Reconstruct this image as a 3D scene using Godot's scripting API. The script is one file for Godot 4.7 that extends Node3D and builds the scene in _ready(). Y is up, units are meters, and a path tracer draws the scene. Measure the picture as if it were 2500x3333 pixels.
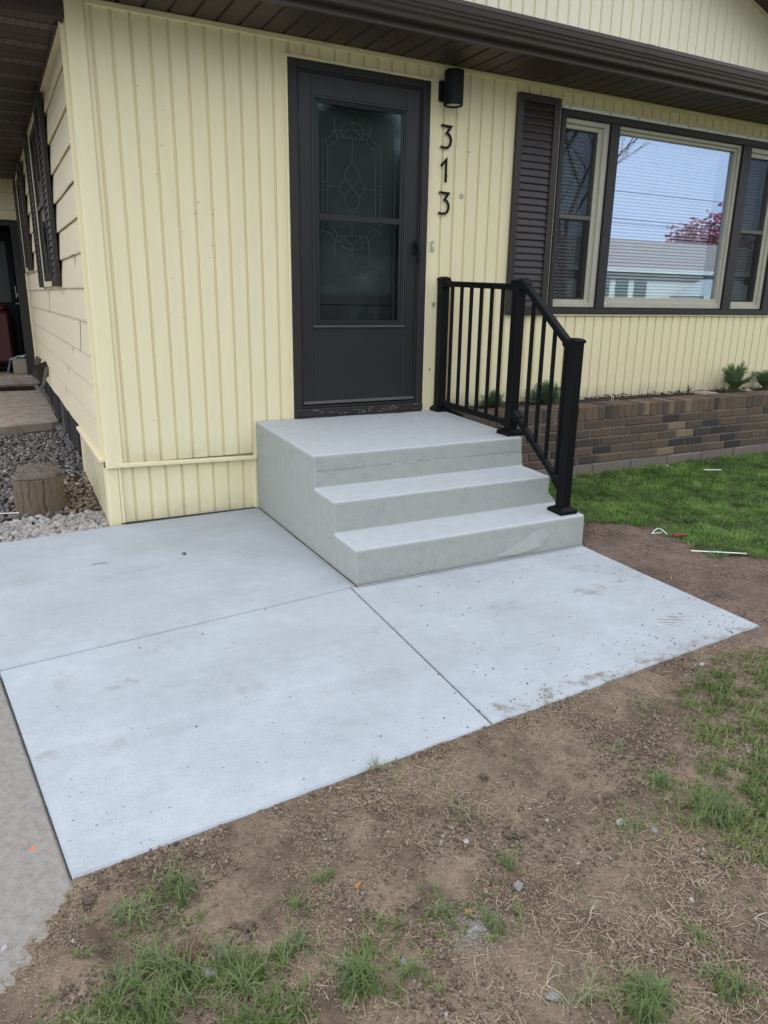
extends Node3D

var M := {}
var rng := RandomNumberGenerator.new()
var white_dot: ImageTexture

# ---------------------------------------------------------------- naming and objects
func numbered(p: Node, called: String) -> String:
	if not p.has_node(NodePath(called)):
		return called
	var i := 1
	while p.has_node(NodePath("%s_%03d" % [called, i])):
		i += 1
	return "%s_%03d" % [called, i]

var counts := {}
func fresh(p: Node, called: String) -> String:
	var k := str(p.get_instance_id()) + called
	var n: int = counts.get(k, -1) + 1
	counts[k] = n
	return called if n == 0 else "%s_%03d" % [called, n]

func tag(o: Node, label := "", category := "", group := "", kind := "") -> Node:
	if label: o.set_meta("label", label)
	if category: o.set_meta("category", category)
	if group: o.set_meta("group", group)
	if kind: o.set_meta("kind", kind)
	return o

func obj(called: String, mesh: Variant, mat: Material, parent: Node = self) -> MeshInstance3D:
	var o := MeshInstance3D.new()
	o.name = fresh(parent, called)
	if mesh is SurfaceTool:
		o.mesh = mesh.commit()
	else:
		o.mesh = mesh
	o.material_override = mat
	parent.add_child(o, true)
	return o

func thing(called: String, label: String, category: String, at := Vector3.ZERO, turn := 0.0, group := "") -> Node3D:
	var o := Node3D.new()
	o.name = fresh(self, called)
	add_child(o, true)
	o.position = at
	o.rotation.y = turn
	tag(o, label, category, group)
	return o

func struct(called: String, mesh: Variant, mat: Material) -> MeshInstance3D:
	var o := obj(called, mesh, mat)
	o.set_meta("kind", "structure")
	return o

func many(called: String, mesh: Mesh, mat: Material, where: Array, cols: Array, parent: Node = self) -> MultiMeshInstance3D:
	var mm := MultiMesh.new()
	mm.transform_format = MultiMesh.TRANSFORM_3D
	mm.use_colors = true
	mm.mesh = mesh
	mm.instance_count = where.size()
	for i in where.size():
		mm.set_instance_transform(i, where[i])
		mm.set_instance_color(i, cols[i])
	var o := MultiMeshInstance3D.new()
	o.name = fresh(parent, called)
	o.multimesh = mm
	o.material_override = mat
	o.set_meta("kind", "stuff")
	parent.add_child(o, true)
	return o

# ---------------------------------------------------------------- mesh helpers
func S() -> SurfaceTool:
	var st := SurfaceTool.new()
	st.begin(Mesh.PRIMITIVE_TRIANGLES)
	return st

func tri(st: SurfaceTool, a: Vector3, b: Vector3, c: Vector3, n: Vector3) -> void:
	var f := (b - a).cross(c - a)
	if f.length_squared() < 1e-16:
		return
	st.set_normal(n)
	st.add_vertex(a)
	if f.dot(n) > 0.0:
		st.set_normal(n); st.add_vertex(c)
		st.set_normal(n); st.add_vertex(b)
	else:
		st.set_normal(n); st.add_vertex(b)
		st.set_normal(n); st.add_vertex(c)

func flat(st: SurfaceTool, a: Vector3, b: Vector3, c: Vector3) -> void:
	# a leaf-like face: its normal follows from the order of its corners
	var n := (c - a).cross(b - a).normalized()
	for v in [a, b, c]:
		st.set_normal(n)
		st.add_vertex(v)

func facing(m: ArrayMesh) -> ArrayMesh:
	# turns each triangle so that it faces the way its normals point
	var a := m.surface_get_arrays(0)
	var v: PackedVector3Array = a[Mesh.ARRAY_VERTEX]
	var n: PackedVector3Array = a[Mesh.ARRAY_NORMAL]
	var ids := PackedInt32Array()
	if a[Mesh.ARRAY_INDEX] == null: ids = PackedInt32Array(range(v.size()))
	else: ids = a[Mesh.ARRAY_INDEX]
	for i in range(0, ids.size(), 3):
		var f := (v[ids[i + 1]] - v[ids[i]]).cross(v[ids[i + 2]] - v[ids[i]])
		if f.dot(n[ids[i]] + n[ids[i + 1]] + n[ids[i + 2]]) > 0.0:
			var t := ids[i + 1]
			ids[i + 1] = ids[i + 2]
			ids[i + 2] = t
	a[Mesh.ARRAY_INDEX] = ids
	var o := ArrayMesh.new()
	o.add_surface_from_arrays(Mesh.PRIMITIVE_TRIANGLES, a)
	return o

func quad(st: SurfaceTool, a: Vector3, b: Vector3, c: Vector3, d: Vector3, away: Vector3) -> void:
	# flat quad, normal turned away from the point or along the direction «away»
	var n := (c - a).cross(d - b).normalized()
	if n.dot(away) < 0.0:
		n = -n
	tri(st, a, b, c, n)
	tri(st, a, c, d, n)

func cb(st: SurfaceTool, c: Vector3, s: Vector3, ch := 0.0, b := Basis()) -> void:
	# box centred at c of size s with chamfered edges
	var h := s * 0.5
	ch = minf(ch, minf(h.x, minf(h.y, h.z)) * 0.9)
	var ax := [Vector3.RIGHT, Vector3.UP, Vector3.BACK]
	var p := {}
	for sx in [-1, 1]:
		for sy in [-1, 1]:
			for sz in [-1, 1]:
				var k := Vector3i(sx, sy, sz)
				var sg := Vector3(sx, sy, sz)
				for a in 3:
					var q: Vector3 = sg * (h - Vector3(ch, ch, ch))
					q[a] = sg[a] * h[a]
					p[[k, a]] = c + b * q
	for a in 3:
		var u := (a + 1) % 3
		var v := (a + 2) % 3
		for sa in [-1, 1]:
			var ks := []
			for w in [[-1, -1], [1, -1], [1, 1], [-1, 1]]:
				var k := Vector3i.ZERO
				k[a] = sa; k[u] = w[0]; k[v] = w[1]
				ks.append(p[[k, a]])
			quad(st, ks[0], ks[1], ks[2], ks[3], b * (ax[a] * sa))
		if ch > 0.0:
			for su in [-1, 1]:
				for sv in [-1, 1]:
					var k0 := Vector3i.ZERO
					k0[u] = su; k0[v] = sv
					var k1 := k0
					k0[a] = -1; k1[a] = 1
					quad(st, p[[k0, u]], p[[k1, u]], p[[k1, v]], p[[k0, v]], b * (ax[u] * su + ax[v] * sv))
	if ch > 0.0:
		for sx in [-1, 1]:
			for sy in [-1, 1]:
				for sz in [-1, 1]:
					var k := Vector3i(sx, sy, sz)
					tri(st, p[[k, 0]], p[[k, 1]], p[[k, 2]], (b * Vector3(sx, sy, sz)).normalized())

func box(called: String, lo: Vector3, hi: Vector3, mat: Material, parent: Node = self, ch := 0.0) -> MeshInstance3D:
	var st := S()
	cb(st, (lo + hi) * 0.5, hi - lo, ch)
	return obj(called, st, mat, parent)

func bx(st: SurfaceTool, x0: float, x1: float, y0: float, y1: float, z0: float, z1: float, ch := 0.0) -> void:
	cb(st, Vector3(x0 + x1, y0 + y1, z0 + z1) * 0.5, Vector3(x1 - x0, y1 - y0, z1 - z0), ch)

func frame_around(a: Vector3, b: Vector3) -> Basis:
	var d := (b - a).normalized()
	var up := Vector3.UP if absf(d.y) < 0.95 else Vector3.RIGHT
	var x := up.cross(d).normalized()
	return Basis(x, d.cross(x).normalized(), d)

func bar(st: SurfaceTool, a: Vector3, b: Vector3, w: float, h: float, ch := 0.0) -> void:
	cb(st, (a + b) * 0.5, Vector3(w, h, a.distance_to(b)), ch, frame_around(a, b))

func tube(st: SurfaceTool, pts: PackedVector3Array, radii: Array, sides := 8, caps := true) -> void:
	var rings := []
	for i in pts.size():
		var d := (pts[mini(i + 1, pts.size() - 1)] - pts[maxi(i - 1, 0)]).normalized()
		var up := Vector3.UP if absf(d.y) < 0.9 else Vector3.RIGHT
		var x := up.cross(d).normalized()
		var y := d.cross(x)
		var r: float = radii[mini(i, radii.size() - 1)]
		var ring := []
		for k in sides:
			var t := TAU * k / sides
			var n := x * cos(t) + y * sin(t)
			ring.append([pts[i] + n * r, n])
		rings.append(ring)
	for i in pts.size() - 1:
		for k in sides:
			var k2 := (k + 1) % sides
			for q in [[rings[i][k], rings[i][k2], rings[i + 1][k2]], [rings[i][k], rings[i + 1][k2], rings[i + 1][k]]]:
				vtri(st, q[0], q[1], q[2])
	if caps:
		for e in [0, pts.size() - 1]:
			var n: Vector3 = (pts[e] - pts[1 if e == 0 else e - 1]).normalized()
			for k in sides:
				tri(st, pts[e], rings[e][k][0], rings[e][(k + 1) % sides][0], n)

func vtri(st: SurfaceTool, a: Array, b: Array, c: Array) -> void:
	var n: Vector3 = a[1] + b[1] + c[1]
	var f: Vector3 = (b[0] - a[0]).cross(c[0] - a[0])
	if f.length_squared() < 1e-18:
		return
	var o := [a, c, b] if f.dot(n) > 0.0 else [a, b, c]
	for q in o:
		st.set_normal(q[1])
		st.add_vertex(q[0])

func lathe(st: SurfaceTool, c: Vector3, prof: Array, sides := 24) -> void:
	# prof: [radius, height] pairs from the bottom up, flat rings
	for i in prof.size() - 1:
		for k in sides:
			var t0 := TAU * k / sides
			var t1 := TAU * (k + 1) / sides
			var r0: float = prof[i][0]
			var r1: float = prof[i + 1][0]
			var y0: float = prof[i][1]
			var y1: float = prof[i + 1][1]
			var nn := Vector2(y1 - y0, r0 - r1).normalized()
			var f := func(t, r, y): return [c + Vector3(cos(t) * r, y, sin(t) * r), Vector3(cos(t) * nn.x, nn.y, sin(t) * nn.x).normalized()]
			var a = f.call(t0, r0, y0)
			var b = f.call(t1, r0, y0)
			var d = f.call(t0, r1, y1)
			var e = f.call(t1, r1, y1)
			vtri(st, a, b, e)
			vtri(st, a, e, d)

func ribbon(st: SurfaceTool, pts: Array, w: float, z0: float, z1: float, o: Vector3) -> void:
	# a flat letter stroke with thickness: polyline in x-y, width w, from z0 to z1
	var l := []
	var r := []
	for i in pts.size():
		var p: Vector2 = pts[i]
		var n := Vector2.ZERO
		var d0 := Vector2.ZERO
		var d1 := Vector2.ZERO
		if i > 0: d0 = (pts[i] - pts[i - 1]).normalized()
		if i < pts.size() - 1: d1 = (pts[i + 1] - pts[i]).normalized()
		if d0 == Vector2.ZERO: d0 = d1
		if d1 == Vector2.ZERO: d1 = d0
		n = (d0.orthogonal() + d1.orthogonal()).normalized()
		var m := minf(1.0 / maxf(n.dot(d0.orthogonal()), 0.35), 2.2)
		l.append(p + n * w * 0.5 * m)
		r.append(p - n * w * 0.5 * m)
	var f := func(q: Vector2, z: float) -> Vector3: return o + Vector3(q.x, q.y, z)
	for i in pts.size() - 1:
		quad(st, f.call(l[i], z1), f.call(l[i + 1], z1), f.call(r[i + 1], z1), f.call(r[i], z1), Vector3.BACK)
		var d: Vector2 = (pts[i + 1] - pts[i]).normalized().orthogonal()
		quad(st, f.call(l[i], z0), f.call(l[i + 1], z0), f.call(l[i + 1], z1), f.call(l[i], z1), Vector3(d.x, d.y, 0))
		quad(st, f.call(r[i], z0), f.call(r[i + 1], z0), f.call(r[i + 1], z1), f.call(r[i], z1), Vector3(-d.x, -d.y, 0))
	for e in [0, pts.size() - 1]:
		var d: Vector2 = pts[0] - pts[1] if e == 0 else pts[e] - pts[e - 1]
		quad(st, f.call(l[e], z0), f.call(r[e], z0), f.call(r[e], z1), f.call(l[e], z1), Vector3(d.x, d.y, 0))

func extrude(st: SurfaceTool, prof: Array, axis: String, a: float, b: float, closed := false, caps := false, hint := Vector3.ZERO) -> void:
	# a profile swept along x (profile is z,y), along y (profile is x,z) or along z (profile is x,y)
	var f := func(q: Vector2, t: float) -> Vector3:
		if axis == "x": return Vector3(t, q.y, q.x)
		if axis == "y": return Vector3(q.x, t, q.y)
		return Vector3(q.x, q.y, t)
	var mid := Vector2.ZERO
	for q in prof: mid += q
	mid /= prof.size()
	var n := prof.size()
	for i in (n if closed else n - 1):
		var p: Vector2 = prof[i]
		var q: Vector2 = prof[(i + 1) % n]
		var away: Vector3 = hint
		if hint == Vector3.ZERO:
			var o: Vector2 = (q - p).orthogonal()
			away = f.call(o, 0.0)
			if axis == "x": away.x = 0
		quad(st, f.call(p, a), f.call(p, b), f.call(q, b), f.call(q, a), away)
	if caps:
		var ids := Geometry2D.triangulate_polygon(PackedVector2Array(prof))
		for k in range(0, ids.size(), 3):
			for t in [a, b]:
				var dir: Vector3 = f.call(Vector2.ZERO, signf(t - (a + b) * 0.5))
				tri(st, f.call(prof[ids[k]], t), f.call(prof[ids[k + 1]], t), f.call(prof[ids[k + 2]], t), dir)

# ---------------------------------------------------------------- textures and materials
func noise_img(seed_: int, freq: float, oct := 4, size := 512, gain := 0.5, type := FastNoiseLite.TYPE_SIMPLEX_SMOOTH) -> Image:
	var n := FastNoiseLite.new()
	n.seed = seed_
	n.noise_type = type
	n.frequency = freq
	n.fractal_octaves = oct
	n.fractal_gain = gain
	return n.get_seamless_image(size, size)

func blend(a: Image, b: Image, wa: float, wb: float) -> Image:
	var x := a.get_data()
	var y := b.get_data()
	for i in x.size(): x[i] = clampi(int(x[i] * wa + y[i] * wb), 0, 255)
	return Image.create_from_data(a.get_width(), a.get_height(), false, Image.FORMAT_L8, x)

func ramp_tex(img: Image, stops: Array) -> ImageTexture:
	# maps a grey image through colour stops [[position, colour], ...]; colours are linear multipliers
	var src := img.get_data()
	var lut := []
	for i in 256:
		var t := i / 255.0
		var c: Color = stops[0][1]
		for k in stops.size() - 1:
			if t >= stops[k][0]:
				c = (stops[k][1] as Color).lerp(stops[k + 1][1], clampf((t - stops[k][0]) / maxf(stops[k + 1][0] - stops[k][0], 1e-4), 0, 1))
		c = c.linear_to_srgb()
		lut.append([int(clampf(c.r, 0, 1) * 255), int(clampf(c.g, 0, 1) * 255), int(clampf(c.b, 0, 1) * 255)])
	var out := PackedByteArray()
	out.resize(src.size() * 3)
	for i in src.size():
		var c = lut[src[i]]
		out[i * 3] = c[0]; out[i * 3 + 1] = c[1]; out[i * 3 + 2] = c[2]
	return ImageTexture.create_from_image(Image.create_from_data(img.get_width(), img.get_height(), false, Image.FORMAT_RGB8, out))

func g(v: float) -> Color: return Color(v, v, v)

func lin(r: float, gr: float, b: float) -> Color: return Color(r, gr, b).linear_to_srgb()

func mat(called: String, c: Color, rough := 0.8, tex: Texture2D = null, scale := Vector3.ONE, bump: Texture2D = null, bscale := 1.0, spec := 0.5) -> StandardMaterial3D:
	var m := StandardMaterial3D.new()
	m.resource_name = called
	m.albedo_color = c
	m.roughness = rough
	m.metallic_specular = spec
	if tex:
		m.albedo_texture = tex
	if bump:
		m.heightmap_enabled = true
		m.heightmap_texture = bump
		m.heightmap_scale = bscale
	if tex or bump:
		m.uv1_triplanar = true
		m.uv1_world_triplanar = true
		m.uv1_scale = scale
	M[called] = m
	return m

func materials() -> void:
	var wi := Image.create(4, 4, false, Image.FORMAT_RGB8)
	wi.fill(Color.WHITE)
	white_dot = ImageTexture.create_from_image(wi)
	var fine := noise_img(3, 0.05, 5, 512, 0.6)
	var soft := noise_img(4, 0.008, 4, 512)
	var grit := noise_img(5, 0.25, 3, 512, 0.7)
	var t_soft := ramp_tex(soft, [[0.0, g(0.86)], [0.5, g(0.96)], [1.0, g(1.0)]])
	var t_fine := ramp_tex(fine, [[0.0, g(0.78)], [0.5, g(0.93)], [1.0, g(1.0)]])
	var t_pale := ramp_tex(soft, [[0.0, g(0.95)], [1.0, g(1.0)]])
	var b_fine := ImageTexture.create_from_image(fine)
	var b_grit := ImageTexture.create_from_image(grit)
	# siding: painted steel with a faint upright grain
	mat("cream", lin(0.835, 0.745, 0.475), 0.5, t_pale, Vector3(5.0, 0.4, 5.0), b_fine, 0.012)
	M.cream.vertex_color_use_as_albedo = true
	mat("cream_pale", lin(0.88, 0.825, 0.61), 0.5, t_pale, Vector3(5.0, 0.4, 5.0), b_fine, 0.012)
	M.cream_pale.vertex_color_use_as_albedo = true
	mat("cream_side", lin(0.86, 0.74, 0.50), 0.5, t_pale, Vector3(0.6, 5.0, 0.6), b_fine, 0.012)
	mat("cream_trim", lin(0.825, 0.735, 0.468), 0.45, t_soft, Vector3(1, 1, 1))
	mat("brown", lin(0.026, 0.0175, 0.0145), 0.45, t_fine, Vector3(3, 3, 3))
	mat("brown_wood", lin(0.0170, 0.0143, 0.0135), 0.55, t_fine, Vector3(2, 9, 2), b_fine, 0.06)
	mat("soffit", lin(0.050, 0.032, 0.028), 0.5, t_fine, Vector3(3, 3, 3))
	mat("gutter", lin(0.064, 0.050, 0.046), 0.36, t_fine, Vector3(2, 2, 2))
	mat("door_paint", lin(0.0185, 0.0185, 0.0192), 0.42, t_fine, Vector3(2, 2, 2), b_fine, 0.03)
	mat("black", lin(0.005, 0.0058, 0.0065), 0.5, t_fine, Vector3(4, 4, 4), null, 1.0, 0.26)
	mat("black_matt", lin(0.008, 0.008, 0.009), 0.6, null, Vector3.ONE, null, 1.0, 0.3)
	mat("vinyl", lin(0.46, 0.435, 0.345), 0.4, t_soft, Vector3(2, 2, 2))
	mat("vinyl_white", lin(0.74, 0.74, 0.70), 0.4)
	mat("blind", lin(0.78, 0.78, 0.76), 0.5)
	mat("screen_frame", lin(0.10, 0.095, 0.085), 0.5)
	mat("dark_void", lin(0.012, 0.011, 0.011), 0.9)
	mat("room", lin(0.25, 0.23, 0.20), 0.9)
	mat("dull_glass", lin(0.02, 0.026, 0.022), 0.35)
	mat("lead", lin(0.10, 0.11, 0.105), 0.5)
	mat("metal", lin(0.62, 0.62, 0.60), 0.35)
	mat("white_plastic", lin(0.80, 0.80, 0.80), 0.5)
	mat("red_plastic", lin(0.20, 0.022, 0.028), 0.45)
	mat("orange_plastic", lin(0.75, 0.13, 0.05), 0.5)
	mat("roofing", lin(0.05, 0.045, 0.042), 0.9, t_fine, Vector3(2, 2, 2), b_grit, 0.4)
	M.pane = mat("pane", Color(0.02, 0.025, 0.025, 0.12), 0.02)
	M.pane.transparency = BaseMaterial3D.TRANSPARENCY_ALPHA
	M.coated = mirror("coated", 0.29, Color(0.80, 0.89, 1.0))
	M.coated_less = mirror("coated_less", 0.17, Color(0.75, 0.85, 0.95))
	M.insect_screen = mat("insect_screen", Color(0.05, 0.05, 0.05, 0.38), 0.8)
	M.insect_screen.albedo_texture = white_dot
	M.insect_screen.transparency = BaseMaterial3D.TRANSPARENCY_ALPHA
	M.door_glass = mirror("door_glass", 0.12, Color(0.78, 0.90, 0.90))
	M.door_glass.roughness = 0.07
	# concrete of the steps: light on treads, shade on risers put into the colours
	var pits := noise_img(8, 0.11, 4, 512, 0.75)
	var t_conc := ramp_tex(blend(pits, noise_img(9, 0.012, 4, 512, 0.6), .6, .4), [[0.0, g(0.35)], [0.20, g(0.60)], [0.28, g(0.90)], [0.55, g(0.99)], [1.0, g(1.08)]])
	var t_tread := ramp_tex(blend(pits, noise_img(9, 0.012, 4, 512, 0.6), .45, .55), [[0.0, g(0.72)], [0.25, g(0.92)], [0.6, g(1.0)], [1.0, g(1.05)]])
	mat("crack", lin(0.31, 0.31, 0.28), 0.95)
	mat("lit_tread_concrete", lin(0.455, 0.48, 0.485), 0.9, t_tread, Vector3(1.7, 1.7, 1.7), ImageTexture.create_from_image(pits), 0.35)
	mat("shaded_step_concrete", lin(0.385, 0.40, 0.365), 0.92, t_conc, Vector3(1.9, 1.9, 1.9), ImageTexture.create_from_image(pits), 0.32)
	mat("patch", lin(0.43, 0.445, 0.41), 0.85, t_soft, Vector3(3, 3, 3), b_fine, 0.05)
	mat("caulk_dark", lin(0.05, 0.05, 0.045), 0.9, t_fine, Vector3(6, 6, 6))
	mat("caulk_light", lin(0.36, 0.37, 0.35), 0.7, t_fine, Vector3(6, 6, 6))
	mat("old_concrete", lin(0.275, 0.255, 0.225), 0.95, ramp_tex(noise_img(11, 0.02, 6, 1024, 0.72), [[0.0, Color(0.62, 0.58, 0.52)], [0.35, Color(0.86, 0.84, 0.81)], [0.6, g(0.96)], [1.0, g(1.08)]]), Vector3(1.3, 1.3, 1.3), b_grit, 0.25)
	mat("pad_concrete", lin(0.36, 0.31, 0.26), 0.95, ramp_tex(noise_img(12, 0.01, 6, 512, 0.7), [[0.0, Color(0.42, 0.26, 0.2)], [0.35, Color(0.85, 0.78, 0.7)], [0.6, g(0.95)], [1.0, g(1.1)]]), Vector3(1.0, 1.0, 1.0), b_grit, 0.25)
	mat("block", lin(0.205, 0.175, 0.145), 0.95, t_fine, Vector3(3, 3, 3), b_grit, 0.3)
	mat("mortar", lin(0.23, 0.20, 0.17), 0.95, t_fine, Vector3(5, 5, 5), b_grit, 0.3)
	var t_brick := ramp_tex(noise_img(14, 0.03, 4, 512, 0.65), [[0.0, g(0.62)], [0.45, g(0.9)], [0.8, g(1.05)], [1.0, Color(1.45, 1.35, 1.2)]])
	var bc := [[.20, .122, .076], [.168, .108, .072], [.21, .135, .082], [.15, .10, .072], [.37, .255, .135], [.32, .225, .13], [.066, .052, .047], [.09, .071, .061], [.245, .145, .085]]
	for i in bc.size():
		mat("brick%d" % i, lin(lerpf(bc[i][0], bc[i][1], .12) * .76, bc[i][1] * .78, lerpf(bc[i][2], bc[i][1], .1) * .78), 0.92, t_brick, Vector3(3.1, 3.1, 3.1), b_grit, 0.35)
		M["brick%d" % i].uv1_offset = Vector3(0.37 * i, 0.21 * i, 0.13 * i)
	# earth
	var t_soil := ramp_tex(noise_img(16, 0.02, 6, 1024, 0.75), [[0.0, Color(0.45, 0.42, 0.40)], [0.4, Color(0.82, 0.8, 0.78)], [0.6, g(0.98)], [1.0, Color(1.5, 1.45, 1.35)]])
	mat("soil", Color.WHITE, 0.97, t_soil, Vector3(1.7, 1.7, 1.7), b_grit, 0.9)
	M.soil.vertex_color_use_as_albedo = true
	for v in ["crumb", "straw", "grass", "pebble", "leaf", "conifer"]:
		mat(v, Color.WHITE, 0.9)
		M[v].vertex_color_use_as_albedo = true
	M.grass.roughness = 0.6
	M.grass.backlight_enabled = true
	M.grass.backlight = Color(0.5, 0.5, 0.5)
	M.leaf.backlight_enabled = true
	M.leaf.backlight = Color(0.4, 0.4, 0.4)
	M.leaf.roughness = 0.6
	M.pebble.albedo_texture = t_fine
	M.pebble.uv1_triplanar = true
	M.pebble.uv1_world_triplanar = true
	M.pebble.uv1_scale = Vector3(6, 6, 6)
	M.pebble.roughness = 0.85
	mat("mulch", lin(0.060, 0.044, 0.034), 0.98, t_soil, Vector3(4, 4, 4), b_grit, 1.2)
	mat("stump_side", lin(0.19, 0.142, 0.095), 0.9, ramp_tex(noise_img(18, 0.03, 5, 512, 0.7), [[0.0, g(0.30)], [0.3, g(0.72)], [0.6, g(1.0)], [1.0, g(1.12)]]), Vector3(7, 1.1, 7), b_fine, 0.4)
	mat("stump_top", lin(0.075, 0.062, 0.052), 0.95, t_fine, Vector3(5, 5, 5), b_grit, 0.4)
	mat("bark", lin(0.23, 0.185, 0.148), 0.95, ramp_tex(noise_img(19, 0.03, 5, 512, 0.7), [[0.0, g(0.2)], [0.35, g(0.65)], [0.6, g(1.0)], [1.0, g(1.3)]]), Vector3(1.2, 6, 6), b_fine, 0.6)
	mat("timber_dark", lin(0.035, 0.030, 0.027), 0.85, t_fine, Vector3(6, 1, 6))
	mat("timber_grey", lin(0.16, 0.15, 0.14), 0.9, t_fine, Vector3(6, 1, 6))
	mat("garage_dark", lin(0.03, 0.024, 0.02), 0.9, t_fine, Vector3(1, 1, 1))
	mat("cloth_blue", lin(0.40, 0.52, 0.62), 0.9, t_fine, Vector3(9, 9, 9))
	mat("carton", lin(0.36, 0.30, 0.22), 0.9, t_soft, Vector3(2, 2, 2))
	mat("red_paint", lin(0.06, 0.006, 0.007), 0.5)
	mat("asphalt", lin(0.055, 0.055, 0.057), 0.95, t_fine, Vector3(0.5, 0.5, 0.5))
	mat("pavement", lin(0.38, 0.37, 0.34), 0.95, t_fine, Vector3(0.7, 0.7, 0.7))
	mat("white_wall", lin(0.40, 0.44, 0.41), 0.8)
	mat("roof_far", lin(0.23, 0.20, 0.18), 0.9, t_fine, Vector3(1, 1, 1))
	mat("window_far", lin(0.03, 0.06, 0.055), 0.1)
	mat("tree_bark", lin(0.10, 0.08, 0.065), 0.95)
	mat("stone_grey", lin(0.30, 0.285, 0.265), 0.9, t_fine, Vector3(7, 7, 7), b_grit, 0.3)
	mat("stone_tan", lin(0.42, 0.33, 0.25), 0.9, t_fine, Vector3(7, 7, 7), b_grit, 0.3)
	mat("clod_red", lin(0.22, 0.135, 0.095), 0.97, t_soil, Vector3(6, 6, 6), b_grit, 0.6)
	mat("clod", lin(0.21, 0.155, 0.115), 0.97, t_soil, Vector3(6, 6, 6), b_grit, 0.6)
	# perforated soffit strips: rows of vents (flat print, cells a few pixels wide)
	M.vent_side = mat("vent_side", Color.WHITE, 0.5)
	M.vent_side.albedo_texture = vent_tex(Color(0.125, 0.10, 0.075), Color(0.036, 0.025, 0.021), 2, 10, 0.78, 0.8)
	M.vent_front = mat("vent_front", Color.WHITE, 0.5)
	M.vent_front.albedo_texture = vent_tex(Color(0.013, 0.009, 0.008), Color(0.050, 0.037, 0.032), 7, 24, 0.5, 0.5)
	make_slab_material()

func mirror(called: String, share: float, c: Color) -> StandardMaterial3D:
	# glass with a thin metal coating: part of the light is mirrored, the rest goes through
	var m := mat(called, Color(c.r, c.g, c.b, share), 0.0)
	m.metallic = 1.0
	m.albedo_texture = white_dot
	m.transparency = BaseMaterial3D.TRANSPARENCY_ALPHA
	return m

func vent_tex(hole: Color, body: Color, nu: int, nv: int, fu: float, fv: float) -> ImageTexture:
	var w := nu * 12
	var h := nv * 12
	var im := Image.create(w, h, false, Image.FORMAT_RGB8)
	for x in w:
		for y in h:
			var inside := absf((x % 12) + 0.5 - 6) < 6 * fu and absf((y % 12) + 0.5 - 6) < 6 * fv
			im.set_pixel(x, y, (hole if inside else body).linear_to_srgb())
	return ImageTexture.create_from_image(im)

const SLAB_X0 := -1.5
const SLAB_Z0 := -0.4
const SLAB_W := 4.2

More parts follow.
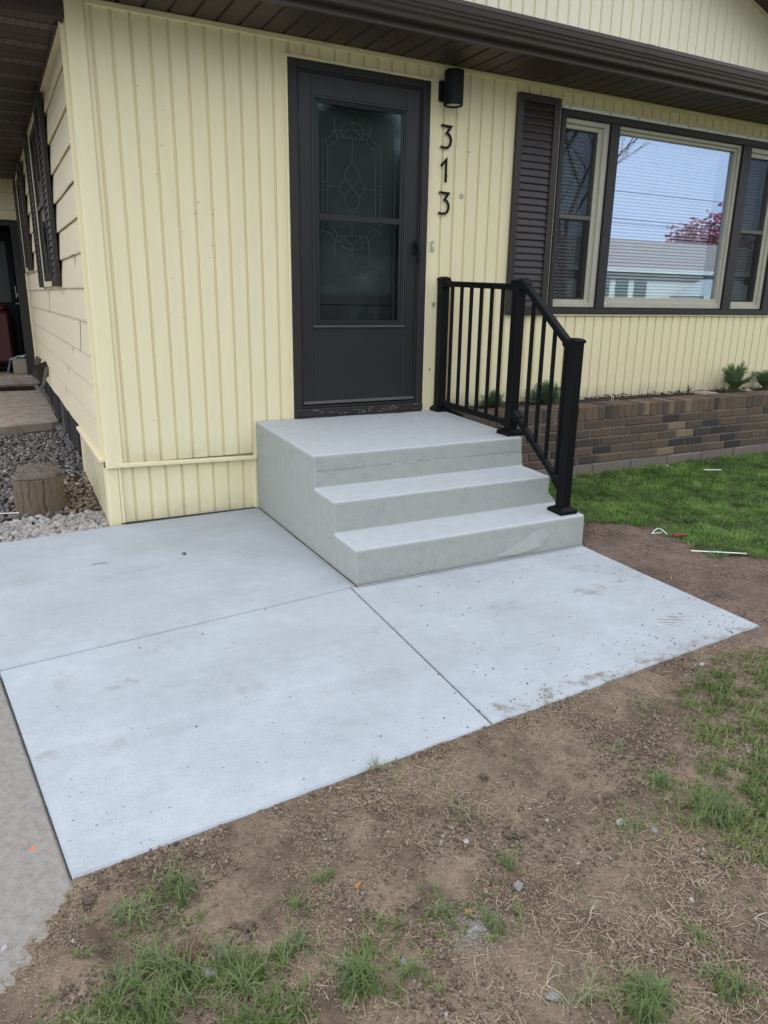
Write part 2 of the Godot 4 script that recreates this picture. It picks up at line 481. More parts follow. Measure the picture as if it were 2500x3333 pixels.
func make_slab_material() -> void:
	var n := 1536
	var a := noise_img(21, 0.004, 5, n, 0.6).get_data()
	var b := noise_img(22, 0.03, 4, n, 0.7).get_data()
	var im_c := noise_img(23, 0.35, 2, n, 0.7)
	var c := im_c.get_data()
	var k := n / SLAB_W
	# stains of dried mud: x, z, half length, half width, strength
	var mud := PackedFloat32Array()
	mud.resize(n * n)
	var r := RandomNumberGenerator.new()
	r.seed = 77
	var spots := [[2.12, 1.79, .10, .05, .5], [1.93, 2.03, .09, .06, .6], [2.16, 2.01, .04, .02, .7], [2.04, 2.46, .065, .05, 1.0], [2.26, 1.95, .10, .10, .35], [0.83, 1.97, .12, .05, .30], [-.26, 1.97, .06, .035, .45], [-.5, 2.31, .06, .03, .35], [.16, 2.2, .06, .03, .25], [-.35, 2.35, .08, .04, .3], [-.45, 1.85, .04, .08, .3], [1.35, 2.70, .5, .035, .8], [2.0, 2.67, .35, .04, .6], [.95, 2.73, .12, .03, .7], [.6, 2.35, .2, .05, .2], [-.5, .75, .15, .06, .2], [.1, .5, .2, .1, .16], [-.3, 1.2, .3, .15, .14], [1.45, 2.0, .1, .06, .25]]
	for s in spots:
		var cx: float = (s[0] - SLAB_X0) * k
		var cz: float = (s[1] - SLAB_Z0) * k
		var rx: float = s[2] * k
		var rz: float = s[3] * k
		var striped: bool = s[4] >= 1.0
		for y in range(maxi(0, int(cz - rz * 1.6)), mini(n, int(cz + rz * 1.6))):
			for x in range(maxi(0, int(cx - rx * 1.6)), mini(n, int(cx + rx * 1.6))):
				var d := Vector2((x - cx) / rx, (y - cz) / rz).length()
				var wob := (b[y * n + x] - 128) / 128.0
				var v := clampf((1.25 - d + wob * 0.9) * 1.4, 0, 1) * float(s[4])
				if striped:
					v *= 0.75 * clampf(sin((x * 0.5 - y * 0.9) * 0.55) * 2.0 + wob * 2.2, 0, 1)
				else:
					v *= clampf(0.35 + wob * 1.5 + (c[y * n + x] - 128) / 100.0, 0, 1)
				mud[y * n + x] = maxf(mud[y * n + x], v)
	# specks of soil, thicker towards the right and the front edge
	for i in 1200:
		var x := int(((r.randf_range(-.6, 2.4) if i % 3 else 2.38 - absf(r.randfn()) * .35) - SLAB_X0) * k)
		var y := int(((r.randf_range(0.2, 2.8) if i % 4 else 2.72 - absf(r.randfn()) * .2) - SLAB_Z0) * k)
		var rad := 0 if i % 5 else (1 if i % 60 else 2)
		for dy in range(-rad, rad + 1):
			for dx in range(-rad, rad + 1):
				if dx * dx + dy * dy <= rad * rad + 0.5 and x + dx >= 0 and x + dx < n and y + dy >= 0 and y + dy < n:
					mud[(y + dy) * n + x + dx] = maxf(mud[(y + dy) * n + x + dx], r.randf_range(.25, 1.0))
	var streak := PackedFloat32Array()
	streak.resize(n)
	for y in n:
		streak[y] = r.randf_range(-1, 1)
	var out := PackedByteArray()
	out.resize(n * n * 3)
	var hgt := PackedByteArray()
	hgt.resize(n * n)
	for y in n:
		for x in n:
			var i := y * n + x
			var br: float = streak[(y + (b[(y / 8) * n + x] >> 5)) % n]
			var v := 0.425 + (a[i] - 128) * 0.00036 + (b[i] - 128) * 0.00022 + (c[i] - 128) * 0.00045 + br * 0.014
			var m: float = minf(mud[i], 1.2)
			# base colour in display values: light fresh concrete, a trifle cool
			var s := pow(v, 0.4545)
			var q := 1.0 - m * 0.80
			out[i * 3] = int(clampf((s * q + 0.44 * (1.0 - q)) * 246.0, 0, 255))
			out[i * 3 + 1] = int(clampf((s * q + 0.37 * (1.0 - q)) * 254.0, 0, 255))
			out[i * 3 + 2] = int(clampf((s * q + 0.31 * (1.0 - q)) * 259.0, 0, 255))
			hgt[i] = clampi(128 + int((c[i] - 128) * 0.55 + br * 26.0 + (b[i] - 128) * 0.3 + m * 60.0), 0, 255)
	var m2 := mat("slab", Color.WHITE, 0.9)
	m2.albedo_texture = ImageTexture.create_from_image(Image.create_from_data(n, n, false, Image.FORMAT_RGB8, out))
	m2.heightmap_enabled = true
	m2.heightmap_texture = ImageTexture.create_from_image(Image.create_from_data(n, n, false, Image.FORMAT_L8, hgt))
	m2.heightmap_scale = 0.30

# ---------------------------------------------------------------- the lie of the land
var nz := FastNoiseLite.new()
func N(x: float, z: float, f: float) -> float: return nz.get_noise_2d(x * f, z * f)
func slab_y(x: float, z: float) -> float: return 0.0007 * x - 0.01 * z
func front_z(x: float) -> float: return lerpf(2.868, 2.665, (x + 0.513) / 2.86)
func walk_edge(z: float) -> float: return lerpf(-0.649, -0.513, (z - 1.70) / 1.168)
func gravel_y(z: float) -> float:
	if z > -1.6: return lerpf(-0.035, 0.085, clampf((0.05 - z) / 1.65, 0, 1))
	if z > -3.0: return lerpf(0.085, 0.09, (-1.6 - z) / 1.4)
	return lerpf(0.09, 0.19, clampf((-3.0 - z) / 3.2, 0, 1))

# how far soil has spread over the old walkway: > 0 where covered
func spill(x: float, z: float) -> float:
	var e := 3.10
	if x > -0.68: e = lerpf(3.10, 2.87, clampf((x + 0.676) / 0.155, 0, 1))
	return z - e + N(x, z, 60.0) * 0.05

func ground_y(x: float, z: float) -> float:
	var bumps := N(x, z, 14.0) * 0.010 + N(x, z, 45.0) * 0.006 + N(x, z, 130.0) * 0.0035
	if z < 0.08 and x < 0.3 and x > -6 and z > -10:
		return gravel_y(z) - 0.012
	if z < 0.3 and x > 0 and x < 7.3 and z > -10:
		return -0.06
	var far := clampf((Vector2(x - 1, z - 2).length() - 7.0) / 10.0, 0, 1)
	var h := 0.0
	if z < 2.75:
		var lawn := lerpf(0.082, 0.018, clampf((z - 0.5) / 1.0, 0, 1)) if z < 1.5 else lerpf(0.018, -0.032, (z - 1.5) / 1.25)
		var w := smoothstep(2.33, 2.62, x)
		h = lerpf(slab_y(x, z) - 0.022, lawn, w) + 0.02 * exp(-(pow((x - 2.66) / 0.22, 2) + pow((z - 1.62) / 0.2, 2)))
		h += bumps * (0.5 + 0.5 * w)
		if x < 2.35 and z > 2.5:
			h += 0.013 * exp(-absf(z - front_z(x)) * 20.0)
			if z < front_z(x) + 0.004: h = minf(h, slab_y(x, z) - 0.007)
		if x < 2.33 and z < front_z(x) - 0.03:
			h = minf(h, slab_y(x, z) - 0.06)
	else:
		h = -0.040 - 0.006 * (z - 2.75) + bumps
		h += 0.008 * exp(-maxf(z - front_z(x), 0) * 22.0)
		h += 0.010 * smoothstep(0.9, 1.5, x) * exp(-maxf(z - front_z(x), 0) * 8.0)
		if z < front_z(x) + 0.004 and x < 2.36:
			h = minf(h, slab_y(x, z) - (0.007 if z > front_z(x) - 0.03 else 0.03))
	if x < walk_edge(z) and z > 1.0:
		var s := spill(x, z)
		h = lerpf(-.062, -.031 + bumps * .6 + clampf(s, 0, 0.5) * 0.04, smoothstep(-0.10, 0.09, s))
	return lerpf(h, -0.12, far)

func lawn_share(x: float, z: float) -> float:
	# 1 where turf grows, 0 on bare soil
	var e := N(x, z, 20.0) * 0.12 + N(x, z, 70.0) * 0.06
	if z < 2.75 and x > 2.3:
		var edge := 2.36
		if z > 1.2: edge = lerpf(2.40, 2.84, clampf((z - 1.2) / 0.3, 0, 1))
		if z > 2.02: edge = lerpf(2.86, 3.4, clampf((z - 2.02) / 0.3, 0, 1))
		return clampf((x - edge + e * 0.6) * 9.0, 0, 1)
	if z >= 2.6 and x > 0.5:
		var edge2 := 1.66
		if z < 3.4: edge2 = lerpf(1.66, 1.04, clampf((z - 2.80) / 0.58, 0, 1))
		else: edge2 = lerpf(1.04, 0.93, clampf((z - 3.4) / 0.2, 0, 1))
		var s := clampf((x - edge2 + e * 1.3) * 6.0, 0, 1) * clampf((z - 2.79 + e * 0.5) * 9.0, 0, 1)
		s *= clampf((3.80 + (x - 0.95) * 0.9 - z + e) * 7.0, 0, 1)
		return s * clampf(0.80 + N(x, z, 24.0) * 1.9, 0, 1)
	if Vector2(x - 1, z - 2).length() > 5.0: return 1.0
	return 0.0

func axis(parts: Array) -> PackedFloat32Array:
	var o := PackedFloat32Array()
	for p in parts:
		var v: float = p[0]
		while v < p[1] - 1e-4:
			o.append(v)
			v += p[2]
	o.append(parts[-1][1])
	return o

func make_ground() -> void:
	var xs := axis([[-90, -10, 10], [-10, -3, 1], [-3, -1, .25], [-1, 2.1, .014], [2.1, 3.4, .03], [3.4, 7, .12], [7, 20, 1], [20, 90, 10]])
	var zs := axis([[-90, -10, 10], [-10, 0, .4], [0, 1.0, .1], [1.0, 2.6, .03], [2.6, 4.05, .014], [4.05, 6, .15], [6, 20, 1], [20, 90, 10]])
	var w := xs.size()
	var v := PackedVector3Array()
	var col := PackedColorArray()
	v.resize(w * zs.size())
	col.resize(v.size())
	for j in zs.size():
		for i in w:
			var x := xs[i]
			var z := zs[j]
			v[j * w + i] = Vector3(x, ground_y(x, z), z)
			var dry := clampf(0.5 + N(x, z, 9.0) * 0.9 + N(x, z, 33.0) * 0.5, 0, 1)
			var c := Color(0.128, 0.090, 0.060).lerp(Color(0.265, 0.197, 0.134), dry)
			if x > 2.0 and z < 2.75:
				c = Color(0.125, 0.084, 0.064).lerp(Color(0.22, 0.155, 0.12), dry)
			var t := lawn_share(x, z)
			var dist := Vector2(x - 1, z - 2).length()
			c = c.lerp(Color(0.040, 0.043, 0.018) if dist < 5.5 else Color(0.045, 0.085, 0.02), t * (0.75 if dist < 5.5 else 1.0))
			if z < 0.1 and x < 0.3: c = Color(0.06, 0.052, 0.045)
			col[j * w + i] = c
	var nrm := PackedVector3Array()
	nrm.resize(v.size())
	var ids := PackedInt32Array()
	for j in zs.size():
		for i in w:
			var l := v[j * w + maxi(i - 1, 0)]
			var r := v[j * w + mini(i + 1, w - 1)]
			var u := v[maxi(j - 1, 0) * w + i]
			var d := v[mini(j + 1, zs.size() - 1) * w + i]
			nrm[j * w + i] = (d - u).cross(r - l).normalized()
			if i < w - 1 and j < zs.size() - 1:
				var k := j * w + i
				ids.append_array([k, k + 1, k + w + 1, k, k + w + 1, k + w])
	var arr := []
	arr.resize(Mesh.ARRAY_MAX)
	arr[Mesh.ARRAY_VERTEX] = v
	arr[Mesh.ARRAY_NORMAL] = nrm
	arr[Mesh.ARRAY_COLOR] = col
	arr[Mesh.ARRAY_INDEX] = ids
	var am := ArrayMesh.new()
	am.add_surface_from_arrays(Mesh.PRIMITIVE_TRIANGLES, arr)
	struct("ground", am, M.soil)

func slab_mesh(poly: Array, thick: float, bev: float, yf: Callable) -> ArrayMesh:
	# a cast panel: top face, tooled edge and sides; uv laid over the whole patio
	var st := S()
	var p := PackedVector2Array(poly)
	if Geometry2D.is_polygon_clockwise(p): p.reverse()
	var ins := Geometry2D.offset_polygon(p, -bev, Geometry2D.JOIN_MITER)
	var q: PackedVector2Array = ins[0]
	if Geometry2D.is_polygon_clockwise(q): q.reverse()
	var put := func(a: Vector2, dy: float, n: Vector3) -> void:
		st.set_normal(n)
		st.set_uv(Vector2((a.x - SLAB_X0) / SLAB_W, (a.y - SLAB_Z0) / SLAB_W))
		st.add_vertex(Vector3(a.x, yf.call(a.x, a.y) + dy, a.y))
	var ids := Geometry2D.triangulate_polygon(q)
	for k in range(0, ids.size(), 3):
		for e in [0, 1, 2]: put.call(q[ids[k + e]], 0.0, Vector3.UP)
	# match each corner of the outline to the nearest corner of the inset
	var m := []
	for a in p:
		var best := 0
		for i in q.size():
			if q[i].distance_to(a) < q[best].distance_to(a): best = i
		m.append(q[best])
	for i in p.size():
		var j := (i + 1) % p.size()
		var d: Vector2 = -(p[j] - p[i]).normalized().orthogonal()
		var n := Vector3(-d.x, 0, -d.y)
		if d.dot(m[i] - p[i]) < 0: n = -n
		var nb := (n + Vector3.UP).normalized()
		for t in [[m[i], 0.0], [m[j], 0.0], [p[j], -bev * 0.8], [m[i], 0.0], [p[j], -bev * 0.8], [p[i], -bev * 0.8]]: put.call(t[0], t[1], nb)
		for t in [[p[i], -bev * 0.8], [p[j], -bev * 0.8], [p[j], -thick], [p[i], -bev * 0.8], [p[j], -thick], [p[i], -thick]]: put.call(t[0], t[1], n)
	return facing(st.commit())

func subdivide_edge(a: Vector2, b: Vector2, n: int, amp: float) -> Array:
	var o := []
	for i in n:
		var t := i / float(n)
		var q := a.lerp(b, t)
		if i > 0: q += (b - a).normalized().orthogonal() * N(q.x, q.y, 50.0) * amp
		o.append(q)
	return o

func make_paving() -> void:
	var yf := func(x: float, z: float) -> float: return slab_y(x, z)
	var patio := Node3D.new()
	patio.name = "patio"
	add_child(patio)
	tag(patio, "", "", "", "structure")
	obj("concrete_panel", slab_mesh([Vector2(-3.2, .30), Vector2(-1.0, .12), Vector2(-.62, .086), Vector2(-.005, .026), Vector2(.9, .004), Vector2(.95, .2), Vector2(.95, 1.488), Vector2(.884, 1.496), Vector2(-.648, 1.662), Vector2(-3.2, 1.94)], .12, .006, yf), M.slab, patio)
	obj("concrete_panel", slab_mesh([Vector2(-.649, 1.671), Vector2(.882, 1.505)] + [Vector2(.808, 2.775)] + subdivide_edge(Vector2(.808, 2.775), Vector2(-.513, 2.868), 24, .006).slice(1) + [Vector2(-.513, 2.868)], .12, .006, yf), M.slab, patio)
	obj("concrete_panel", slab_mesh([Vector2(.889, 1.50), Vector2(1.0, 1.40), Vector2(2.37, 1.40), Vector2(2.352, 2.0)] + subdivide_edge(Vector2(2.343, 2.664), Vector2(.815, 2.774), 24, .006) + [Vector2(.815, 2.774)], .12, .006, yf), M.slab, patio)
	# the older walk to the left
	var walk := Node3D.new()
	walk.name = "walkway"
	add_child(walk)
	tag(walk, "", "", "", "structure")
	var wf := func(x: float, z: float) -> float: return slab_y(x, z) - 0.003
	obj("concrete_panel", slab_mesh([Vector2(-2.0, 1.85), Vector2(-.6510, 1.70), Vector2(-.5150, 2.868), Vector2(-.37, 4.2), Vector2(-2.0, 4.3)], .08, .008, wf), M.old_concrete, walk)
	obj("concrete_panel", slab_mesh([Vector2(-2.0, 4.312), Vector2(-.37, 4.212), Vector2(-.1, 8.0), Vector2(-2.0, 8.0)], .08, .008, func(x, z): return slab_y(0, 4.3) - 0.02), M.old_concrete, walk)
	var fill := S()
	for k in 40:
		var z0 := lerpf(1.70, 2.86, k / 40.0)
		var z1 := lerpf(1.70, 2.86, (k + 1) / 40.0)
		bar(fill, Vector3(walk_edge(z0) - .0015, slab_y(0, z0) - .008 + .003 * N(z0, 1, 50.0), z0), Vector3(walk_edge(z1) - .0015, slab_y(0, z1) - .008 + .003 * N(z1, 1, 50.0), z1), .0035 + .003 * N(z0, 5.0, 40.0), .005)
	obj("joint_filler", fill, M.caulk_dark, walk)
	# the path to the back door, raised on the gravel
	var back := Node3D.new()
	back.name = "back_path"
	add_child(back)
	tag(back, "", "", "", "structure")
	obj("concrete_panel", slab_mesh([Vector2(-1.3, -2.93), Vector2(-.55, -3.05), Vector2(-.10, -3.17), Vector2(-.03, -3.22), Vector2(-.02, -4.39), Vector2(-1.3, -4.15)], .10, .010, func(x, z): return 0.16), M.pad_concrete, back)
	obj("concrete_panel", slab_mesh([Vector2(-1.3, -4.165), Vector2(-.02, -4.405), Vector2(-.04, -6.12), Vector2(-1.3, -6.12)], .10, .010, func(x, z): return 0.163 + (-4.16 - z) * 0.02), M.pad_concrete, back)
	# the street across the front lawn
	box("sidewalk", Vector3(-80, -.2, 12.6), Vector3(80, -.08, 14.0), M.pavement).set_meta("kind", "structure")
	box("street", Vector3(-80, -.3, 17.0), Vector3(80, -.19, 25.0), M.asphalt).set_meta("kind", "structure")
	for z in [16.85, 25.15]:
		box("kerb", Vector3(-80, -.3, z - .14), Vector3(80, -.07, z + .14), M.pavement, self, .02).set_meta("kind", "structure")

# ---------------------------------------------------------------- the house
const P := 0.0974
const G0 := 0.1165

func board_profile(a: float, b: float, ga: float, gb: float, z: float) -> Array:
	# one pan of the upright siding between groove centres ga and gb, cut to a..b
	var full := [Vector2(ga, z - .013), Vector2(ga + .0062, z - .013), Vector2(ga + .0078, z - .001), Vector2(ga + .009, z), Vector2(gb - .010, z), Vector2(gb - .0085, z - .001), Vector2(gb - .0068, z - .013), Vector2(gb, z - .013)]
	var o := []
	for i in full.size() - 1:
		var p: Vector2 = full[i]
		var q: Vector2 = full[i + 1]
		if q.x <= a or p.x >= b: continue
		var t0 := clampf((a - p.x) / (q.x - p.x), 0, 1)
		var t1 := clampf((b - p.x) / (q.x - p.x), 0, 1)
		if o.is_empty(): o.append(p.lerp(q, t0))
		o.append(p.lerp(q, t1))
	return o

func board(house: Node, a: float, b: float, ga: float, gb: float, y0: float, y1: float, z := 0.0, dirt := 0.0, top: Variant = null, paint: Material = null) -> void:
	if b - a < .006 or y1 - y0 < .01: return
	var prof := board_profile(a, b, ga, gb, z + rng.randf_range(-.0008, .0008))
	if prof.size() < 2: return
	var st := S()
	var tone := 1.0 - rng.randf() * 0.025
	var ys := [y0, y1]
	if dirt > 0.0 and y1 - y0 > .3: ys = [y0, y0 + .025, y0 + .07, y0 + .16, y1]
	for i in prof.size() - 1:
		for k in ys.size() - 1:
			var ya: float = ys[k]
			var yb: float = ys[k + 1]
			var c := []
			for q in [[prof[i], ya], [prof[i], yb], [prof[i + 1], yb], [prof[i + 1], ya]]:
				var pt: Vector2 = q[0]
				var y: float = q[1]
				if top != null and k == ys.size() - 2 and y == yb: y = top.call(pt.x)
				c.append(Vector3(pt.x, y, pt.y))
			var n: Vector3 = (c[2] - c[0]).cross(c[3] - c[1]).normalized()
			if n.z < 0: n = -n
			for t in [0, 1, 2, 0, 2, 3]:
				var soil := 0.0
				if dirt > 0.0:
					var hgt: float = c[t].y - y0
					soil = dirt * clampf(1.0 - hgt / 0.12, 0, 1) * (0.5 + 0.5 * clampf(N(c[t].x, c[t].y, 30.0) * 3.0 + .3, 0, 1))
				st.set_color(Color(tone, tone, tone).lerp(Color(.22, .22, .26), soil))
				st.set_normal(n)
				st.add_vertex(c[t])
	obj("siding_board", facing(st.commit()), paint if paint else M.cream, house)

func make_front_wall(house: Node) -> void:
	var st := S()
	# the wall behind the siding, open at the door and the windows
	for r in [[.02, 1.18, -.06, 2.95], [1.18, 2.14, 2.66, 2.95], [1.18, 2.14, -.06, .585], [2.14, 3.24, -.06, 2.95], [3.24, 5.80, -.06, 1.27], [3.24, 5.80, 2.655, 2.95], [5.80, 7.0, -.06, 2.95]]:
		bx(st, r[0], r[1], r[2], r[3], -.16, -.034)
	# gable wall above
	var gy := func(x: float) -> float: return 3.628 - 0.34 * (x - 5.055) if x > 3.5 else 4.157 - .34 * (3.5 - x)
	for k in 14:
		var a := k * .5
		var ca: float = gy.call(a)
		var cbb: float = gy.call(a + .5)
		for z in [-.034, -.16]:
			quad(st, Vector3(a, 2.95, z), Vector3(a + .5, 2.95, z), Vector3(a + .5, cbb, z), Vector3(a, ca, z), Vector3(0, 0, 1 if z > -.1 else -1))
	obj("wall", st, M.cream_trim, house)
	# boards
	var doorA := 1.174
	var doorB := 2.145
	var winA := 3.226
	var winB := 5.815
	for k in range(-1, 71):
		var ga := G0 + P * k
		var gb := ga + P
		var a := ga
		var b := minf(gb, 6.95)
		if k == -1: a = .086
		var y0 := .372 if b < .96 else (.0 if a < 2.35 else .545)
		var top := 2.77
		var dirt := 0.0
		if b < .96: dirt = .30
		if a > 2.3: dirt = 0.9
		# pieces: [a, b, y0, y1]
		var cuts := []
		for o in [[doorA, doorB, .55, 2.68], [winA, winB, 1.258, 2.668]]:
			if b > o[0] and a < o[1]:
				cuts.append(o)
		if cuts.is_empty():
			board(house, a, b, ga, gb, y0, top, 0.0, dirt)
		else:
			var o: Array = cuts[0]
			if a < o[0]: board(house, a, o[0], ga, gb, y0, top, 0.0, dirt)
			if b > o[1]: board(house, o[1], b, ga, gb, y0, top, 0.0, dirt)
			var m0 := maxf(a, o[0])
			var m1 := minf(b, o[1])
			board(house, m0, m1, ga, gb, o[3], top)
			if o[2] > .6: board(house, m0, m1, ga, gb, y0, o[2], 0.0, dirt)
	# gable boards
	for k in range(14, 70):
		var ga := G0 + P * k
		var gb := ga + P
		board(house, ga, gb, ga, gb, 2.98, 4.2, -.002, 0.0, func(x): return gy.call(x) - .01, M.cream_pale)
	# trims
	box("frieze_trim", Vector3(.086, 2.758, -.004), Vector3(4.02, 2.787, .017), M.cream_trim, house, .003)
	box("frieze_trim", Vector3(4.022, 2.757, -.004), Vector3(6.95, 2.786, .017), M.cream_trim, house, .003)
	st = S()
	extrude(st, [Vector2(-.012, -.075), Vector2(-.012, .004), Vector2(-.008, .012), Vector2(.0, .015), Vector2(.076, .015), Vector2(.083, .012), Vector2(.084, -.004), Vector2(.108, -.005), Vector2(.111, -.009)], "y", .352, 2.787, false, false)
	obj("corner_post", st, M.cream, house)
	for f in [1, -1]: pass
	for m in [[.325, 2.42, .012, .4], [.46, 2.32, .008, -.5], [.40, 1.99, .014, .3], [.62, 1.86, .020, .35], [.60, 1.80, .016, .1], [.70, 1.80, .012, .5], [.69, 1.63, .012, .4], [.67, 1.56, .012, .2], [.43, 2.14, .008, -.6], [.52, 1.70, .006, .2], [.45, 1.44, .010, 1.2], [.28, .62, .010, .3], [.50, 1.22, .012, -.2]]:
		var sc := S()
		cb(sc, Vector3(m[0], m[1], .0008), Vector3(m[2], .0022, .0006), 0.0, Basis(Vector3.BACK, m[3]))
		obj("scuff_mark", sc, M.timber_grey, house)
	for m in [[2.295, 2.14, .012], [2.42, 2.02, .020], [2.47, 2.30, .008]]:
		var sc := S()
		lathe(sc, Vector3.ZERO, [[m[2], 0], [m[2] * .8, .0008], [0, .0009]], 12)
		var o := obj("filler_spot", sc, M.vinyl, house)
		o.position = Vector3(m[0], m[1], .0006)
		o.rotation.x = PI / 2
	# skirt under the left bay
	for k in range(-1, 9):
		var ga := .139 + .0982 * k
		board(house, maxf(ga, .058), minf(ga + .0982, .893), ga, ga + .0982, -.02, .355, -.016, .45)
	st = S()
	bx(st, .054, .070, -.02, .362, -.02, .004, .003)
	obj("skirt_trim", st, M.cream_trim, house)
	st = S()
	bx(st, .893, .911, -.02, .352, -.02, .006, .003)
	obj("skirt_trim", st, M.cream_trim, house)
	st = S()
	cb(st, Vector3(.483, .353, .004), Vector3(.862, .026, .034), .004, Basis(Vector3.BACK, -.024))
	obj("drip_cap", st, M.cream_trim, house)
	st = S()
	extrude(st, [Vector2(-.020, -.06), Vector2(-.020, -.02), Vector2(-.014, -.008), Vector2(.0, -.004), Vector2(.048, -.004), Vector2(.053, -.008)], "y", -.02, .352)
	obj("skirt_corner", st, M.cream_trim, house)
	# thin dirty joint where the skirt meets the slab
	st = S()
	cb(st, Vector3(.48, .001, .0), Vector3(.86, .007, .018), .002)
	obj("joint_strip", st, M.caulk_dark, house)

func make_side_wall(house: Node) -> void:
	var ys := [.405, .612, .809, .991, 1.19, 1.381, 1.572, 1.758, 1.946, 2.134, 2.324, 2.522, 2.672]
	var zend := -6.28
	for i in ys.size() - 1:
		var y0: float = ys[i]
		var y1: float = ys[i + 1]
		var st := S()
		var n := 44
		var prev := []
		for k in n + 1:
			var z := lerpf(-.055, zend, k / float(n))
			var wv := N(z * .5 + i * 7.3, i * 3.1, 9.0) * .006
			var s := N(z * .8, i * 9.7, 5.0) * .004
			var row := [Vector3(-.006, y0 + s + .010, z), Vector3(-.024 + wv, y0 + s, z), Vector3(-.026 + wv, y0 + s + .012, z), Vector3(-.020 + wv, lerpf(y0, y1, .5), z), Vector3(-.008, y1 + .006, z)]
			if k > 0:
				for e in row.size() - 1:
					quad(st, prev[e], row[e], row[e + 1], prev[e + 1], Vector3(-1, -.3 if e == 0 else 0.0, 0))
			prev = row
		obj("siding_lap", st, M.cream_side, house)
	# thin butt joints between lengths of siding
	for s in [[5, -.55, 0], [3, -.62, 0], [2, -1.25, 0], [1, -1.75, 0], [0, -2.2, 0], [5, -3.2, 0], [4, -2.9, 0]]:
		var y0: float = ys[s[0]]
		var y1: float = ys[s[0] + 1]
		var st := S()
		bar(st, Vector3(-.0265, y0 + .003, s[1]), Vector3(-.0135, y1 - .004, s[1] - .004), .003, .0028)
		obj("siding_seam", st, M.caulk_dark, house)
	var st := S()
	bx(st, .0, .14, -.06, 2.95, -6.9, -.17)
	obj("wall", st, M.dark_void, house)
	box("siding_trim", Vector3(-.033, .40, -.068), Vector3(-.008, 2.672, -.046), M.cream, house, .003)
	box("siding_trim", Vector3(-.036, 2.655, zend), Vector3(-.004, 2.685, -.06), M.cream_side, house, .004)
	box("siding_trim", Vector3(-.036, .35, zend - .02), Vector3(-.004, 2.68, zend), M.cream_trim, house, .003)
	# windows with shutters: near and far pair
	for w in [[-1.92, -2.86, 1.45, 2.60, -1.44, -1.87, -2.93, -3.36], [-4.98, -5.72, 1.64, 2.60, -4.50, -4.93, -5.80, -6.20]]:
		var z0: float = w[0]
		var z1: float = w[1]
		var y0: float = w[2]
		var y1: float = w[3]
		var win := Node3D.new()
		win.name = fresh(house, "side_window")
		house.add_child(win)
		var s2 := S()
		for r in [[z1 - .05, z1, y0 - .05, y1 + .05], [z0, z0 + .03, y0 - .05, y1 + .05], [z1, z0, y0 - .05, y0 - .01], [z1, z0, y1, y1 + .05]]:
			bx(s2, -.050, -.008, r[2], r[3], r[0], r[1], .004)
		obj("casing", s2, M.cream_trim, win)
		s2 = S()
		for r in [[z1 + .002, z1 + .05, y0, y1], [z0 - .05, z0 - .002, y0, y1], [z1 + .05, z0 - .05, y0, y0 + .06], [z1 + .05, z0 - .05, y1 - .05, y1], [z1 + .05, z0 - .05, (y0 + y1) / 2 - .02, (y0 + y1) / 2 + .02]]:
			bx(s2, -.046, -.008, r[2] + .001, r[3] - .001, r[0], r[1], .003)
		obj("sash", s2, M.brown, win)
		box("pane", Vector3(-.034, y0 + .06, z1 + .05), Vector3(-.031, y1 - .05, z0 - .05), M.pane, win)
		box("backing", Vector3(-.029, y0 + .05, z1 + .04), Vector3(-.027, y1 - .04, z0 - .04), M.dark_void, win)
		for sh in [[w[4], w[5]], [w[6], w[7]]]:
			var shut := Node3D.new()
			shut.name = fresh(house, "side_shutter")
			house.add_child(shut)
			var a: float = sh[1]
			var b: float = sh[0]
			var s3 := S()
			for r in [[a, a + .045, y0 - .05, y1 + .04], [b - .045, b, y0 - .05, y1 + .04], [a + .045, b - .045, y0 - .05, y0 - .005], [a + .045, b - .045, y1 - .005, y1 + .04]]:
				bx(s3, -.064, -.030, r[2], r[3], r[0], r[1], .004)
			obj("shutter_frame", s3, M.brown, shut)
			box("shutter_back", Vector3(-.037, y0, a + .04), Vector3(-.034, y1, b - .04), M.brown, shut)
			var lm := louver_mesh(b - a - .09)
			var nl := int((y1 - y0) / .046)
			for k in nl:
				var lo := obj("louver", lm, M.brown, shut)
				lo.position = Vector3(-.049, y0 + .018 + k * .046, (a + b) / 2)
				lo.rotation.y = -PI / 2
	# skirt on this side, then the open, dark crawl space with its posts
	st = S()
	for k in 12:
		var z := -.06 - k * .0982
		extrude(st, [Vector2(-.018, z), Vector2(-.018, z - .085), Vector2(-.010, z - .088), Vector2(-.010, z - .0982)], "y", -.03 + .0075 * k, .388)
	obj("side_skirt", st, M.cream_trim, house)
	st = S()
	cb(st, Vector3(-.028, .394, -.66), Vector3(.034, .024, 1.26), .004)
	obj("drip_cap", st, M.cream_side, house)
	box("skirt_trim", Vector3(-.026, .04, -1.262), Vector3(-.004, .39, -1.235), M.cream_side, house, .003)
	box("foundation", Vector3(.04, -.06, -6.3), Vector3(.12, .42, -.2), M.dark_void, house)
	for p in [[-1.66, .05], [-2.45, .06], [-3.4, .05], [-4.4, .06], [-5.3, .06], [-6.15, .10]]:
		box("crawl_post", Vector3(-.012, -.05, p[0] - p[1]), Vector3(.04, .415, p[0] + p[1] * .3), M.timber_dark, house, .004)
	box("skirt_stud", Vector3(-.016, .0, -2.90), Vector3(.0, .40, -2.865), M.timber_grey, house, .003)
	box("skirt_stud", Vector3(-.012, .0, -2.99), Vector3(.005, .40, -2.945), M.timber_dark, house, .003)

func louver_mesh(w: float) -> ArrayMesh:
	var st := S()
	extrude(st, [Vector2(-.008, .0255), Vector2(-.003, .0255), Vector2(.0075, -.014), Vector2(.0075, -.0205), Vector2(.003, -.0225), Vector2(-.008, .012)], "x", -w / 2, w / 2, true, true)
	return st.commit()

